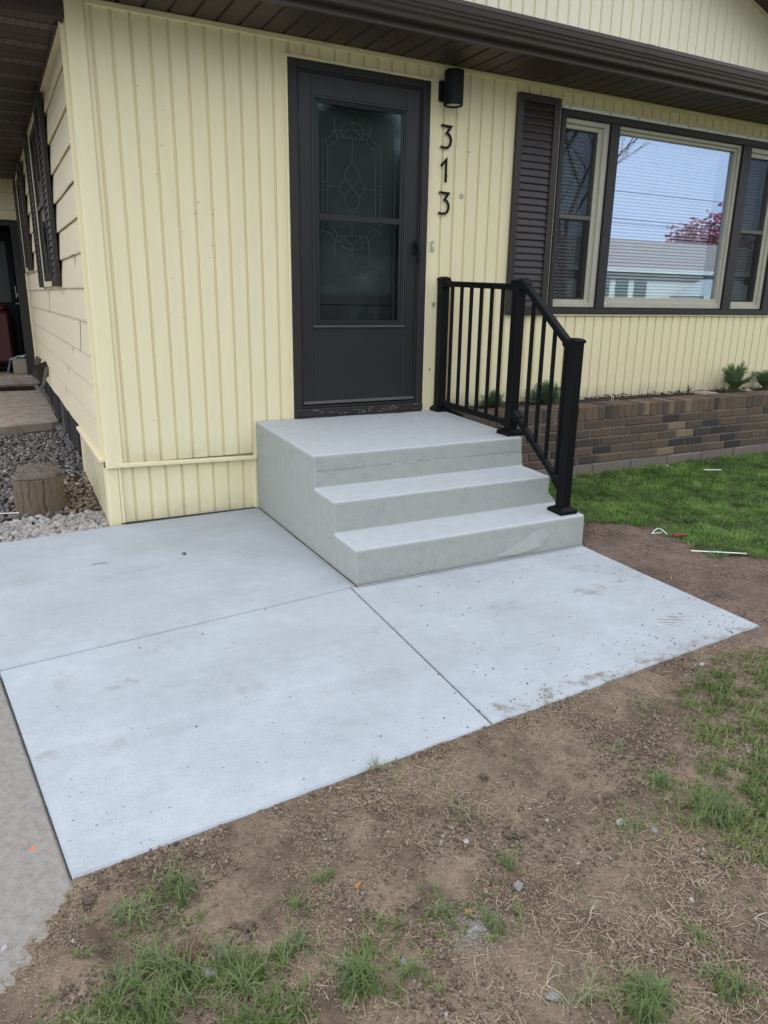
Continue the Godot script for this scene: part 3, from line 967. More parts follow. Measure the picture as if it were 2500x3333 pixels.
func make_eaves(house: Node) -> void:
	# soffit sections, each a shallow pan with a groove at its sides
	var pan := func(w: float, l: float) -> ArrayMesh:
		var st := S()
		extrude(st, [Vector2(-w / 2, .010), Vector2(-w / 2 + .004, .010), Vector2(-w / 2 + .009, 0), Vector2(w / 2 - .009, 0), Vector2(w / 2 - .004, .010), Vector2(w / 2, .010)], "z", -l / 2, l / 2, false, false, Vector3.DOWN)
		return st.commit()
	var vent := func(w: float, l: float, along: float) -> ArrayMesh:
		var st := S()
		for t in [[-1, -1], [1, -1], [1, 1], [-1, -1], [1, 1], [-1, 1]]:
			st.set_normal(Vector3.DOWN)
			st.set_uv(Vector2((t[0] + 1) * .5, (t[1] + 1) * .5 * along))
			st.add_vertex(Vector3(t[0] * (w / 2 - .010), -.0012, t[1] * l / 2))
		return facing(st.commit())
	var pm: ArrayMesh = pan.call(.1287, .44)
	var vm: ArrayMesh = vent.call(.1287, .44, 2.0)
	var i := 0
	var x := -.91 + .0643 + .0
	while x < 7.2:
		var s := obj("soffit_panel", pm, M.soffit, house)
		s.position = Vector3(x, 2.788, .22)
		if posmod(i - 1, 3) == 0:
			obj("vent_strip", vm, M.vent_front, s)
		x += .1287
		i += 1
	var pm2: ArrayMesh = pan.call(.1208, .89)
	var vm2: ArrayMesh = vent.call(.1208, .89, 1.7)
	var z := -.0625
	i = 0
	while z > -6.2:
		var s := obj("soffit_panel", pm2, M.soffit, house)
		s.position = Vector3(-.46, 2.68, z)
		s.rotation.y = PI / 2
		if posmod(i - 1, 3) == 0:
			obj("vent_strip", vm2, M.vent_side, s)
		z -= .1208
		i += 1
	# channel along the house wall and the deck above
	box("soffit_channel", Vector3(-.05, 2.665, -6.2), Vector3(-.013, 2.694, -.078), M.soffit, house, .003)
	box("eave_deck", Vector3(-.91, 2.80, -.1), Vector3(7.25, 2.83, .425), M.soffit, house)
	box("eave_deck", Vector3(-.91, 2.70, -9.3), Vector3(.02, 2.79, -.005), M.soffit, house)
	box("soffit_step", Vector3(-.91, 2.675, .0), Vector3(-.014, 2.80, .012), M.soffit, house)
	var st := S()
	bx(st, -.93, 7.27, 2.782, 2.95, .425, .444, .004)
	obj("fascia", st, M.gutter, house)
	box("fascia", Vector3(-.93, 2.66, -6.2), Vector3(-.905, 2.93, .42), M.gutter, house)
	# gutter in two lengths with a slip joint
	var prof := [Vector2(.446, 2.822), Vector2(.497, 2.818), Vector2(.504, 2.822), Vector2(.508, 2.842), Vector2(.527, 2.852), Vector2(.531, 2.868), Vector2(.541, 2.872), Vector2(.545, 2.884), Vector2(.553, 2.890), Vector2(.558, 2.914), Vector2(.562, 2.920), Vector2(.563, 2.939), Vector2(.558, 2.942), Vector2(.548, 2.940), Vector2(.546, 2.925), Vector2(.520, 2.87), Vector2(.495, 2.83), Vector2(.448, 2.83)]
	for r in [[-.95, 3.46], [3.47, 7.29]]:
		st = S()
		extrude(st, prof, "x", r[0], r[1], true, true)
		obj("gutter", st, M.gutter, house)
	var big := []
	for q in prof.slice(1, 13): big.append((q as Vector2) + Vector2(.0025, .0005))
	st = S()
	extrude(st, big, "x", 3.43, 3.50)
	obj("gutter_joint", st, M.gutter, house)
	# low roof over the eave, roofs above
	st = S()
	extrude(st, [Vector2(.50, 2.945), Vector2(.50, 2.96), Vector2(-.02, 3.12), Vector2(-.02, 2.96)], "x", -.93, 7.27, true, true)
	obj("eave_roof", st, M.roofing, house)
	st = S()
	bx(st, -.92, -.02, 2.795, 2.93, -9.3, .41)
	bx(st, -3.6, -.925, 2.795, 2.93, -9.3, -6.2)
	obj("breezeway_roof", st, M.roofing, house)
	for side in [-1, 1]:
		var e: float = 3.5 + side * 3.95
		var ye := 4.157 - .34 * 3.95
		st = S()
		extrude(st, [Vector2(3.5, 4.165), Vector2(e, ye + .008), Vector2(e, ye + .12), Vector2(3.5, 4.28)], "z", -7.2, .34, true, true)
		obj("roof", st, M.roofing, house)
		st = S()
		extrude(st, [Vector2(3.5, 4.160), Vector2(e, ye + .003), Vector2(e, ye - .026), Vector2(3.5, 4.130)], "z", -.004, .020, true, true)
		obj("rake_trim", st, M.cream_trim, house)
		st = S()
		extrude(st, [Vector2(3.5, 4.160), Vector2(e, ye + .003), Vector2(e, ye - .012), Vector2(3.5, 4.146)], "z", .021, .335, true, true)
		obj("rake_soffit", st, M.soffit, house)
		st = S()
		extrude(st, [Vector2(3.5, 4.27), Vector2(e, ye + .11), Vector2(e, ye - .03), Vector2(3.5, 4.12)], "z", .342, .362, true, true)
		obj("rake_board", st, M.gutter, house)
	# the rest of the shell
	box("wall", Vector3(6.86, -.06, -6.9), Vector3(7.0, 2.95, -.165), M.cream_trim, house)
	box("wall", Vector3(.145, -.06, -7.0), Vector3(6.855, 4.1, -6.86), M.cream_trim, house)
	box("ceiling", Vector3(.145, 2.72, -6.85), Vector3(6.855, 2.78, -.165), M.room, house)
	box("floor", Vector3(.145, .40, -6.85), Vector3(6.855, .50, -.165), M.room, house)
	box("room_wall", Vector3(2.5, .505, -4.0), Vector3(6.85, 2.715, -3.9), M.room, house)
	box("room_wall", Vector3(2.45, .505, -4.0), Vector3(2.52, 2.715, -.17), M.room, house)
	box("room_wall", Vector3(.9, .505, -1.2), Vector3(2.44, 2.715, -1.1), M.dark_void, house)

func rect_frame(st: SurfaceTool, x0: float, x1: float, y0: float, y1: float, wl: float, wr: float, wb: float, wt: float, z0: float, z1: float, ch := .003) -> void:
	bx(st, x0, x0 + wl, y0, y1, z0, z1, ch)
	bx(st, x1 - wr, x1, y0, y1, z0, z1, ch)
	bx(st, x0 + wl, x1 - wr, y0, y0 + wb, z0, z1 - .001, ch)
	bx(st, x0 + wl, x1 - wr, y1 - wt, y1, z0, z1 - .001, ch)

func arc(c: Vector2, rx: float, ry: float, a0: float, a1: float, n := 10) -> Array:
	var o := []
	for i in n + 1:
		var t := deg_to_rad(lerpf(a0, a1, i / float(n)))
		o.append(c + Vector2(cos(t) * rx, sin(t) * ry))
	return o

func make_door(house: Node) -> void:
	var d := Node3D.new()
	d.name = "front_door"
	house.add_child(d)
	tag(d, "dark storm door with a tall glass panel in a brown frame")
	var st := S()
	rect_frame(st, 1.174, 2.143, .592, 2.676, .056, .054, .0, .048, -.06, .026, .004)
	rect_frame(st, 1.228, 2.091, .64, 2.630, .012, .012, .0, .012, -.06, .012, .002)
	obj("door_frame", st, M.brown_wood, d)
	st = S()
	bx(st, 1.176, 2.141, .588, .640, -.06, .040, .006)
	bx(st, 1.232, 2.087, .640, .655, -.06, .016, .004)
	obj("sill", st, M.brown_wood, d)
	# flaked paint on the sill
	st = S()
	for i in 46:
		var c := Vector3(rng.randf_range(1.2, 2.12), rng.randf_range(.596, .634), .0403)
		if rng.randf() < .35: c.x = 1.75 + rng.randf_range(-.18, .18)
		cb(st, c, Vector3(rng.randf_range(.004, .03), rng.randf_range(.002, .007), .001), 0.0, Basis(Vector3.BACK, rng.randf_range(-.2, .2)))
	obj("bare_patch", st, M.timber_grey, d)
	st = S()
	rect_frame(st, 1.158, 2.161, .575, 2.694, .016, .018, .0, .018, -.004, .020, .003)
	obj("casing", st, M.cream_trim, d)
	# storm door leaf
	st = S()
	rect_frame(st, 1.243, 2.085, .664, 2.619, .085, .098, .505, .115, -.030, .002, .003)
	obj("door_leaf", st, M.door_paint, d)
	st = S()
	rect_frame(st, 1.325, 1.990, 1.166, 2.506, .018, .014, .016, .018, -.005, .010, .004)
	rect_frame(st, 1.343, 1.976, 1.182, 2.488, .014, .012, .010, .010, -.012, .004, .003)
	rect_frame(st, 1.356, 1.965, 1.191, 2.479, .016, .015, .012, .010, -.018, -.003, .003)
	obj("glass_frame", st, M.door_paint, d)
	box("meeting_rail", Vector3(1.372, 1.811, -.022), Vector3(1.950, 1.851, -.001), M.door_paint, d, .004)
	box("door_sweep", Vector3(1.246, .664, .0), Vector3(2.083, .684, .012), M.metal, d, .003).material_override = M.screen_frame
	box("bottom_strip", Vector3(1.320, 1.160, -.004), Vector3(1.992, 1.170, .013), M.screen_frame, d, .002)
	box("pane", Vector3(1.365, 1.85, -.016), Vector3(1.955, 2.475, -.0125), M.door_glass, d)
	box("pane", Vector3(1.365, 1.195, -.0165), Vector3(1.955, 1.815, -.0130), M.door_glass, d)
	# hinges
	for y in [.95, 1.62, 2.36]:
		st = S()
		tube(st, PackedVector3Array([Vector3(1.238, y - .045, .010), Vector3(1.238, y + .045, .010)]), [.007], 8)
		obj("hinge", st, M.door_paint, d)
	# handle
	var h := S()
	cb(h, Vector3(2.060, 1.675, .006), Vector3(.026, .095, .012), .006)
	tube(h, PackedVector3Array([Vector3(2.060, 1.690, .010), Vector3(2.060, 1.690, .040)]), [.012], 12)
	tube(h, PackedVector3Array([Vector3(2.060, 1.700, .042), Vector3(2.066, 1.672, .048), Vector3(2.072, 1.640, .046), Vector3(2.073, 1.605, .040), Vector3(2.069, 1.580, .034)]), [.010, .011, .010, .009, .008], 10)
	obj("handle", h, M.black_matt, d)
	# inner door with leaded glass
	st = S()
	rect_frame(st, 1.25, 2.08, .655, 2.61, .13, .13, .14, .14, -.125, -.085, .004)
	bx(st, 1.37, 1.96, .79, 1.30, -.12, -.095, .004)
	bx(st, 1.37, 1.96, 1.30, 1.36, -.122, -.088, .004)
	obj("inner_door", st, M.door_paint, d)
	box("inner_pane", Vector3(1.37, 1.36, -.108), Vector3(1.96, 2.48, -.104), M.pane, d)
	box("curtain", Vector3(1.36, 1.30, -.126), Vector3(1.97, 2.5, -.124), M.curtain, d)
	st = S()
	# the came pattern, in metres on the plane of the glass
	var lines := [
		[Vector2(1.523, 2.424), Vector2(1.522, 2.350)],
		[Vector2(1.646, 2.429), Vector2(1.646, 2.375)],
		[Vector2(1.772, 2.427), Vector2(1.773, 2.353)],
		[Vector2(1.563, 2.352), Vector2(1.578, 2.376), Vector2(1.611, 2.399), Vector2(1.646, 2.407), Vector2(1.684, 2.403), Vector2(1.713, 2.386), Vector2(1.730, 2.351)],
		[Vector2(1.580, 2.317), Vector2(1.592, 2.342), Vector2(1.616, 2.360), Vector2(1.646, 2.369), Vector2(1.674, 2.364), Vector2(1.694, 2.348), Vector2(1.711, 2.318)],
		[Vector2(1.582, 2.316), Vector2(1.646, 2.316), Vector2(1.711, 2.316)],
		[Vector2(1.522, 2.349), Vector2(1.563, 2.352), Vector2(1.580, 2.316), Vector2(1.547, 2.316), Vector2(1.522, 2.349)],
		[Vector2(1.730, 2.352), Vector2(1.772, 2.350), Vector2(1.748, 2.315), Vector2(1.711, 2.316), Vector2(1.730, 2.352)],
		[Vector2(1.442, 2.291), Vector2(1.478, 2.298), Vector2(1.506, 2.321), Vector2(1.522, 2.349)],
		[Vector2(1.475, 2.260), Vector2(1.511, 2.272), Vector2(1.534, 2.292), Vector2(1.547, 2.316)],
		[Vector2(1.442, 2.291), Vector2(1.475, 2.260)],
		[Vector2(1.772, 2.350), Vector2(1.783, 2.317), Vector2(1.813, 2.300), Vector2(1.851, 2.293)],
		[Vector2(1.748, 2.315), Vector2(1.758, 2.287), Vector2(1.789, 2.269), Vector2(1.817, 2.262)],
		[Vector2(1.851, 2.293), Vector2(1.817, 2.262)],
		[Vector2(1.440, 2.289), Vector2(1.438, 1.865)],
		[Vector2(1.475, 2.260), Vector2(1.474, 1.867)],
		[Vector2(1.851, 2.293), Vector2(1.853, 1.860)],
		[Vector2(1.817, 2.262), Vector2(1.816, 1.862)],
		[Vector2(1.439, 2.050), Vector2(1.475, 2.050)],
		[Vector2(1.438, 2.001), Vector2(1.474, 2.001)],
		[Vector2(1.414, 2.026), Vector2(1.438, 2.026)],
		[Vector2(1.479, 2.026), Vector2(1.553, 2.027)],
		[Vector2(1.739, 2.026), Vector2(1.815, 2.026)],
		[Vector2(1.818, 2.051), Vector2(1.852, 2.051)],
		[Vector2(1.818, 2.000), Vector2(1.853, 2.001)],
		[Vector2(1.646, 2.315), Vector2(1.646, 2.183)],
		[Vector2(1.646, 2.183), Vector2(1.616, 2.148), Vector2(1.595, 2.113), Vector2(1.593, 2.077), Vector2(1.647, 2.028)],
		[Vector2(1.646, 2.183), Vector2(1.675, 2.149), Vector2(1.698, 2.118), Vector2(1.701, 2.077), Vector2(1.647, 2.028)],
		[Vector2(1.593, 2.077), Vector2(1.553, 2.027), Vector2(1.567, 1.997), Vector2(1.595, 1.976), Vector2(1.647, 2.028)],
		[Vector2(1.701, 2.077), Vector2(1.739, 2.026), Vector2(1.726, 2.000), Vector2(1.699, 1.973), Vector2(1.647, 2.028)],
		[Vector2(1.595, 1.976), Vector2(1.592, 1.945), Vector2(1.616, 1.905), Vector2(1.647, 1.871)],
		[Vector2(1.699, 1.973), Vector2(1.702, 1.944), Vector2(1.681, 1.905), Vector2(1.647, 1.871)],
		[Vector2(1.440, 1.757), Vector2(1.481, 1.789), Vector2(1.513, 1.777), Vector2(1.545, 1.734)],
		[Vector2(1.425, 1.756), Vector2(1.464, 1.756), Vector2(1.498, 1.739), Vector2(1.522, 1.700)],
		[Vector2(1.545, 1.734), Vector2(1.580, 1.732), Vector2(1.562, 1.697), Vector2(1.524, 1.699), Vector2(1.545, 1.734)],
		[Vector2(1.545, 1.734), Vector2(1.648, 1.735), Vector2(1.750, 1.735)],
		[Vector2(1.588, 1.729), Vector2(1.607, 1.697), Vector2(1.648, 1.680), Vector2(1.687, 1.697), Vector2(1.707, 1.731)],
		[Vector2(1.562, 1.697), Vector2(1.586, 1.664), Vector2(1.648, 1.643), Vector2(1.708, 1.663), Vector2(1.731, 1.699)],
		[Vector2(1.710, 1.733), Vector2(1.750, 1.733), Vector2(1.770, 1.700), Vector2(1.731, 1.699), Vector2(1.710, 1.733)],
		[Vector2(1.750, 1.735), Vector2(1.769, 1.765), Vector2(1.815, 1.789), Vector2(1.852, 1.757)],
		[Vector2(1.770, 1.700), Vector2(1.784, 1.732), Vector2(1.815, 1.752), Vector2(1.855, 1.759)],
		[Vector2(1.522, 1.699), Vector2(1.520, 1.600)],
		[Vector2(1.647, 1.679), Vector2(1.647, 1.603)],
		[Vector2(1.770, 1.698), Vector2(1.771, 1.600)],
		[Vector2(1.645, 1.818), Vector2(1.646, 1.737)],
		[Vector2(1.439, 1.807), Vector2(1.440, 1.757)],
		[Vector2(1.854, 1.822), Vector2(1.854, 1.759)],
		[Vector2(1.440, 1.757), Vector2(1.481, 1.789)]]
	for l in lines:
		for i in l.size() - 1:
			bar(st, Vector3(l[i].x, l[i].y, -.1015), Vector3(l[i + 1].x, l[i + 1].y, -.1015), .0036, .003)
	obj("leading", st, M.lead, d)

func make_front_window(house: Node) -> void:
	var w := Node3D.new()
	w.name = "front_window"
	house.add_child(w)
	tag(w, "three-part picture window with brown mullions and white blinds behind")
	var st := S()
	rect_frame(st, 3.224, 5.816, 1.255, 2.650, .040, .118, .042, .046, -.07, .030, .004)
	bx(st, 3.700, 3.786, 1.296, 2.606, -.07, .026, .004)
	bx(st, 5.164, 5.270, 1.296, 2.606, -.07, .026, .004)
	obj("window_frame", st, M.brown_wood, w)
	st = S()
	rect_frame(st, 3.208, 5.832, 1.238, 2.690, .014, .014, .016, .016, -.004, .016, .003)
	obj("casing", st, M.cream_trim, w)
	box("awning_track", Vector3(3.224, 2.6515, .012), Vector3(5.82, 2.671, .034), M.vinyl_white, w, .003)
	for x in [3.28, 3.66, 3.94, 4.26, 4.48, 4.70, 4.92, 5.18, 5.44, 5.70]:
		st = S()
		tube(st, PackedVector3Array([Vector3(x, 2.661, .032), Vector3(x, 2.661, .0365)]), [.0055], 8)
		obj("screw", st, M.black_matt, w)
	# the outer vinyl frames
	for r in [[3.264, 3.700, 1.302, 2.606, .034, .088, .058, .066], [3.786, 5.164, 1.302, 2.606, .018, .046, .082, .050], [5.270, 5.698, 1.302, 2.606, .018, .072, .062, .074]]:
		st = S()
		rect_frame(st, r[0], r[1], r[2], r[3], r[4] * .55, r[5] * .55, r[6] * .55, r[7] * .55, -.07, .004, .005)
		rect_frame(st, r[0] + r[4] * .5, r[1] - r[5] * .5, r[2] + r[6] * .5, r[3] - r[7] * .5, r[4] * .5, r[5] * .5, r[6] * .5, r[7] * .5, -.07, -.016, .004)
		obj("sash_frame", st, M.vinyl, w)
	# sliding sashes of the two narrow lights
	for r in [[3.298, 3.612], [5.288, 5.626]]:
		st = S()
		bx(st, r[0], r[1], 1.936, 1.968, -.066, -.020, .003)
		rect_frame(st, r[0], r[1], 1.360, 1.936, .006, .030, .020, .006, -.055, -.028, .002)
		obj("meeting_rail", st, M.screen_frame, w)
		box("pane", Vector3(r[0], 1.965, -.052), Vector3(r[1], 2.541, -.049), M.coated_less, w)
		box("pane", Vector3(r[0] + .005, 1.378, -.054), Vector3(r[1] - .028, 1.937, -.051), M.coated_less, w)
		box("insect_screen", Vector3(r[0] + .004, 1.370, -.0245), Vector3(r[1] - .003, 2.540, -.0235), M.insect_screen, w)
	box("pane", Vector3(3.803, 1.383, -.046), Vector3(5.119, 2.557, -.042), M.coated, w)
	box("latch", Vector3(3.80, 1.322, .003), Vector3(3.828, 1.336, .012), M.vinyl_white, w, .004)
	# blinds
	for r in [[3.28, 3.57], [3.81, 5.04], [5.30, 5.58]]:
		st = S()
		var n := 47
		var wd: float = r[1] - r[0]
		extrude(st, [Vector2(-.0085, .0092), Vector2(-.0078, .0100), Vector2(.0, .003), Vector2(.0085, -.0088), Vector2(.0078, -.0096), Vector2(-.001, .002)], "x", -wd / 2, wd / 2, true, true)
		var m := st.commit()
		for k in n:
			var s := obj("blind_slat", m, M.blind, w)
			s.position = Vector3((r[0] + r[1]) / 2, 1.365 + k * .0252, -.115)

func make_shutter(house: Node) -> void:
	var sh := Node3D.new()
	sh.name = "front_shutter"
	house.add_child(sh)
	tag(sh, "brown louvred shutter left of the picture window")
	var st := S()
	rect_frame(st, 2.835, 3.205, 1.245, 2.705, .048, .054, .055, .050, .002, .034, .005)
	obj("shutter_frame", st, M.brown, sh)
	box("shutter_back", Vector3(2.87, 1.29, .003), Vector3(3.16, 2.67, .007), M.brown, sh)
	var m := louver_mesh(.266)
	for k in 29:
		var l := obj("louver", m, M.brown, sh)
		l.position = Vector3(3.017, 1.322 + k * .0469, .017)
	for p in [[2.858, 1.262], [3.180, 1.262], [3.184, 1.95], [2.856, 2.0]]:
		st = S()
		tube(st, PackedVector3Array([Vector3(p[0], p[1], .033), Vector3(p[0], p[1], .037)]), [.005], 8)
		obj("screw", st, M.black_matt, sh)

func make_house() -> void:
	var house := thing("house", "cream sided bungalow with dark brown eaves, gutter and front door", "house")
	M.curtain = mat("curtain", lin(0.085, 0.105, 0.10), 0.9)
	make_front_wall(house)
	make_side_wall(house)
	make_eaves(house)
	make_door(house)
	make_front_window(house)
	make_shutter(house)

func make_garage() -> void:
	var gr := thing("garage", "cream garage front with an open dark doorway behind the house", "garage", Vector3(-.04, 0, -6.3))
	for r in [[2.238, 2.335], [2.337, 2.535], [2.537, 2.70]]:
		var st := S()
		extrude(st, [Vector2(.004, r[0] + .010), Vector2(.020, r[0]), Vector2(.022, r[0] + .01), Vector2(.006, r[1])], "x", -3.4, .0)
		obj("siding_lap", st, M.cream_side, gr)
	box("header_trim", Vector3(-3.4, 2.222, .0), Vector3(.0, 2.240, .028), M.cream_trim, gr, .003)
	box("door_jamb", Vector3(-.105, .31, -.05), Vector3(.03, 2.222, .012), M.brown_wood, gr, .004)
	box("door_jamb", Vector3(-1.08, .31, -.05), Vector3(-.98, 2.222, .012), M.brown_wood, gr, .004)
	box("door_head", Vector3(-.98, 2.15, -.05), Vector3(-.105, 2.221, .010), M.brown_wood, gr, .004)
	var st := S()
	bx(st, -3.4, -1.081, .0, 2.222, -.1, .0)
	bx(st, -3.4, .02, 2.225, 2.79, -.1, -.002)
	bx(st, -3.5, -3.4, .0, 2.79, -3.0, .0)
	bx(st, -3.5, .06, .0, 2.79, -3.1, -3.0)
	bx(st, .031, .10, .0, 2.79, -3.0, -.05)
	obj("wall", st, M.garage_dark, gr)
	box("floor", Vector3(-3.4, .20, -3.0), Vector3(.03, .315, .16), M.pad_concrete, gr, .01)
	# inner door, half open, with a pane, knob and lever
	st = S()
	rect_frame(st, -.62, -.10, .33, 2.12, .1, .07, .9, .12, -.62, -.58, .004)
	obj("inner_door", st, M.black_matt, gr)
	box("pane", Vector3(-.53, 1.23, -.605), Vector3(-.17, 2.0, -.60), M.dull_glass, gr)
	st = S()
	lathe(st, Vector3(-.085, 1.325, -.565), [[0, -.018], [.014, -.014], [.018, 0], [.014, .014], [0, .018]], 12)
	bx(st, -.112, -.104, 1.28, 1.44, -.57, -.56, .002)
	bx(st, -.125, -.075, 1.207, 1.218, -.57, -.56, .003)
	obj("handle", st, M.metal, gr)
	var rm := thing("red_machine", "dark red machine housing with pale stripes inside the dark doorway", "machine", Vector3(-.42, .32, -6.86))
	st = S()
	bx(st, -.24, .16, .12, .80, -.12, .20, .04)
	bx(st, -.18, .12, .80, .88, -.08, .16, .03)
	obj("housing", st, M.red_paint, rm)
	st = S()
	for k in 4: bx(st, -.20, .02 - k * .01, .62 + k * .022, .627 + k * .022, .2005, .202)
	obj("stripe", st, M.metal, rm)
	for sx in [-.19, .11]:
		st = S()
		tube(st, PackedVector3Array([Vector3(sx - .03, .1, .1), Vector3(sx + .03, .1, .1)]), [.1], 16)
		obj("wheel", st, M.black_matt, rm)
	var bxx := thing("carton", "low tan box on the garage step with a pale blue cloth over it", "box", Vector3(-.20, .318, -6.62))
	st = S()
	bx(st, -.10, .10, .0, .19, -.12, .10, .006)
	obj("carton_body", st, M.carton, bxx)
	st = S()
	bx(st, -.10, .10, .191, .195, -.12, -.012)
	bx(st, -.10, .10, .191, .195, -.008, .10)
	obj("carton_flap", st, M.carton, bxx)
	# cloth draped over the box
	st = S()
	var row := []
	for i in 19:
		var t := i / 18.0
		var cur := []
		for j in 9:
			var s := j / 8.0
			var z := lerpf(-.10, .105, s)
			var q := Vector3(lerpf(.09, -.11, t / .62), .201 + .012 * sin(t * 19 + s * 7) + .02 * sin(t * 5.0 + 1.0), z) if t < .62 else Vector3(-.112 - .05 * (t - .62) / .38 - .012 * sin(s * 11 + t * 4), lerpf(.205, .02, (t - .62) / .38), z + .02 * sin(t * 9))
			cur.append(q)
		if i > 0:
			for j in 8: quad(st, row[j], row[j + 1], cur[j + 1], cur[j], Vector3(-.3, 1, .2))
		row = cur
	var cl := obj("cloth", st, M.cloth_blue)
	cl.position = Vector3(-.20, .318, -6.62)
	tag(cl, "pale blue cloth hanging over the tan box by the garage door", "cloth")
	st = S()
	var pr := []
	for i in 13:
		var cu := []
		for j in 9:
			cu.append(Vector3(lerpf(-1.0, -.10, i / 12.0), .205 + .006 * N(i * .7, j * .9, 3.0), lerpf(-6.02, -5.60, j / 8.0)))
		if i > 0:
			for j in 8: quad(st, pr[j], pr[j + 1], cu[j + 1], cu[j], Vector3.UP)
		pr = cu
	tag(obj("door_mat", st, M.black_matt), "crumpled black mat on the path before the garage step", "mat")
	var fl := thing("torn_flashing", "bent black metal flashing sticking out of the siding's lower edge", "flashing", Vector3(-.05, .44, -4.9))
	for q in [[Vector3(-.02, .12, .75), Vector3(.14, .16, .003), .5, .3], [Vector3(-.05, .06, .45), Vector3(.12, .12, .003), -.4, .8], [Vector3(-.03, .17, .15), Vector3(.10, .10, .003), .9, -.5], [Vector3(-.04, .02, -.3), Vector3(.14, .07, .003), .2, .5], [Vector3(-.02, .08, .98), Vector3(.03, .2, .02), .1, -.3]]:
		st = S()
		cb(st, Vector3.ZERO, q[1], 0, Basis(Vector3.UP, q[2]) * Basis(Vector3.BACK, q[3]))
		obj("sheet", st, M.timber_dark if q[3] > 0 else M.timber_grey, fl).position = q[0]

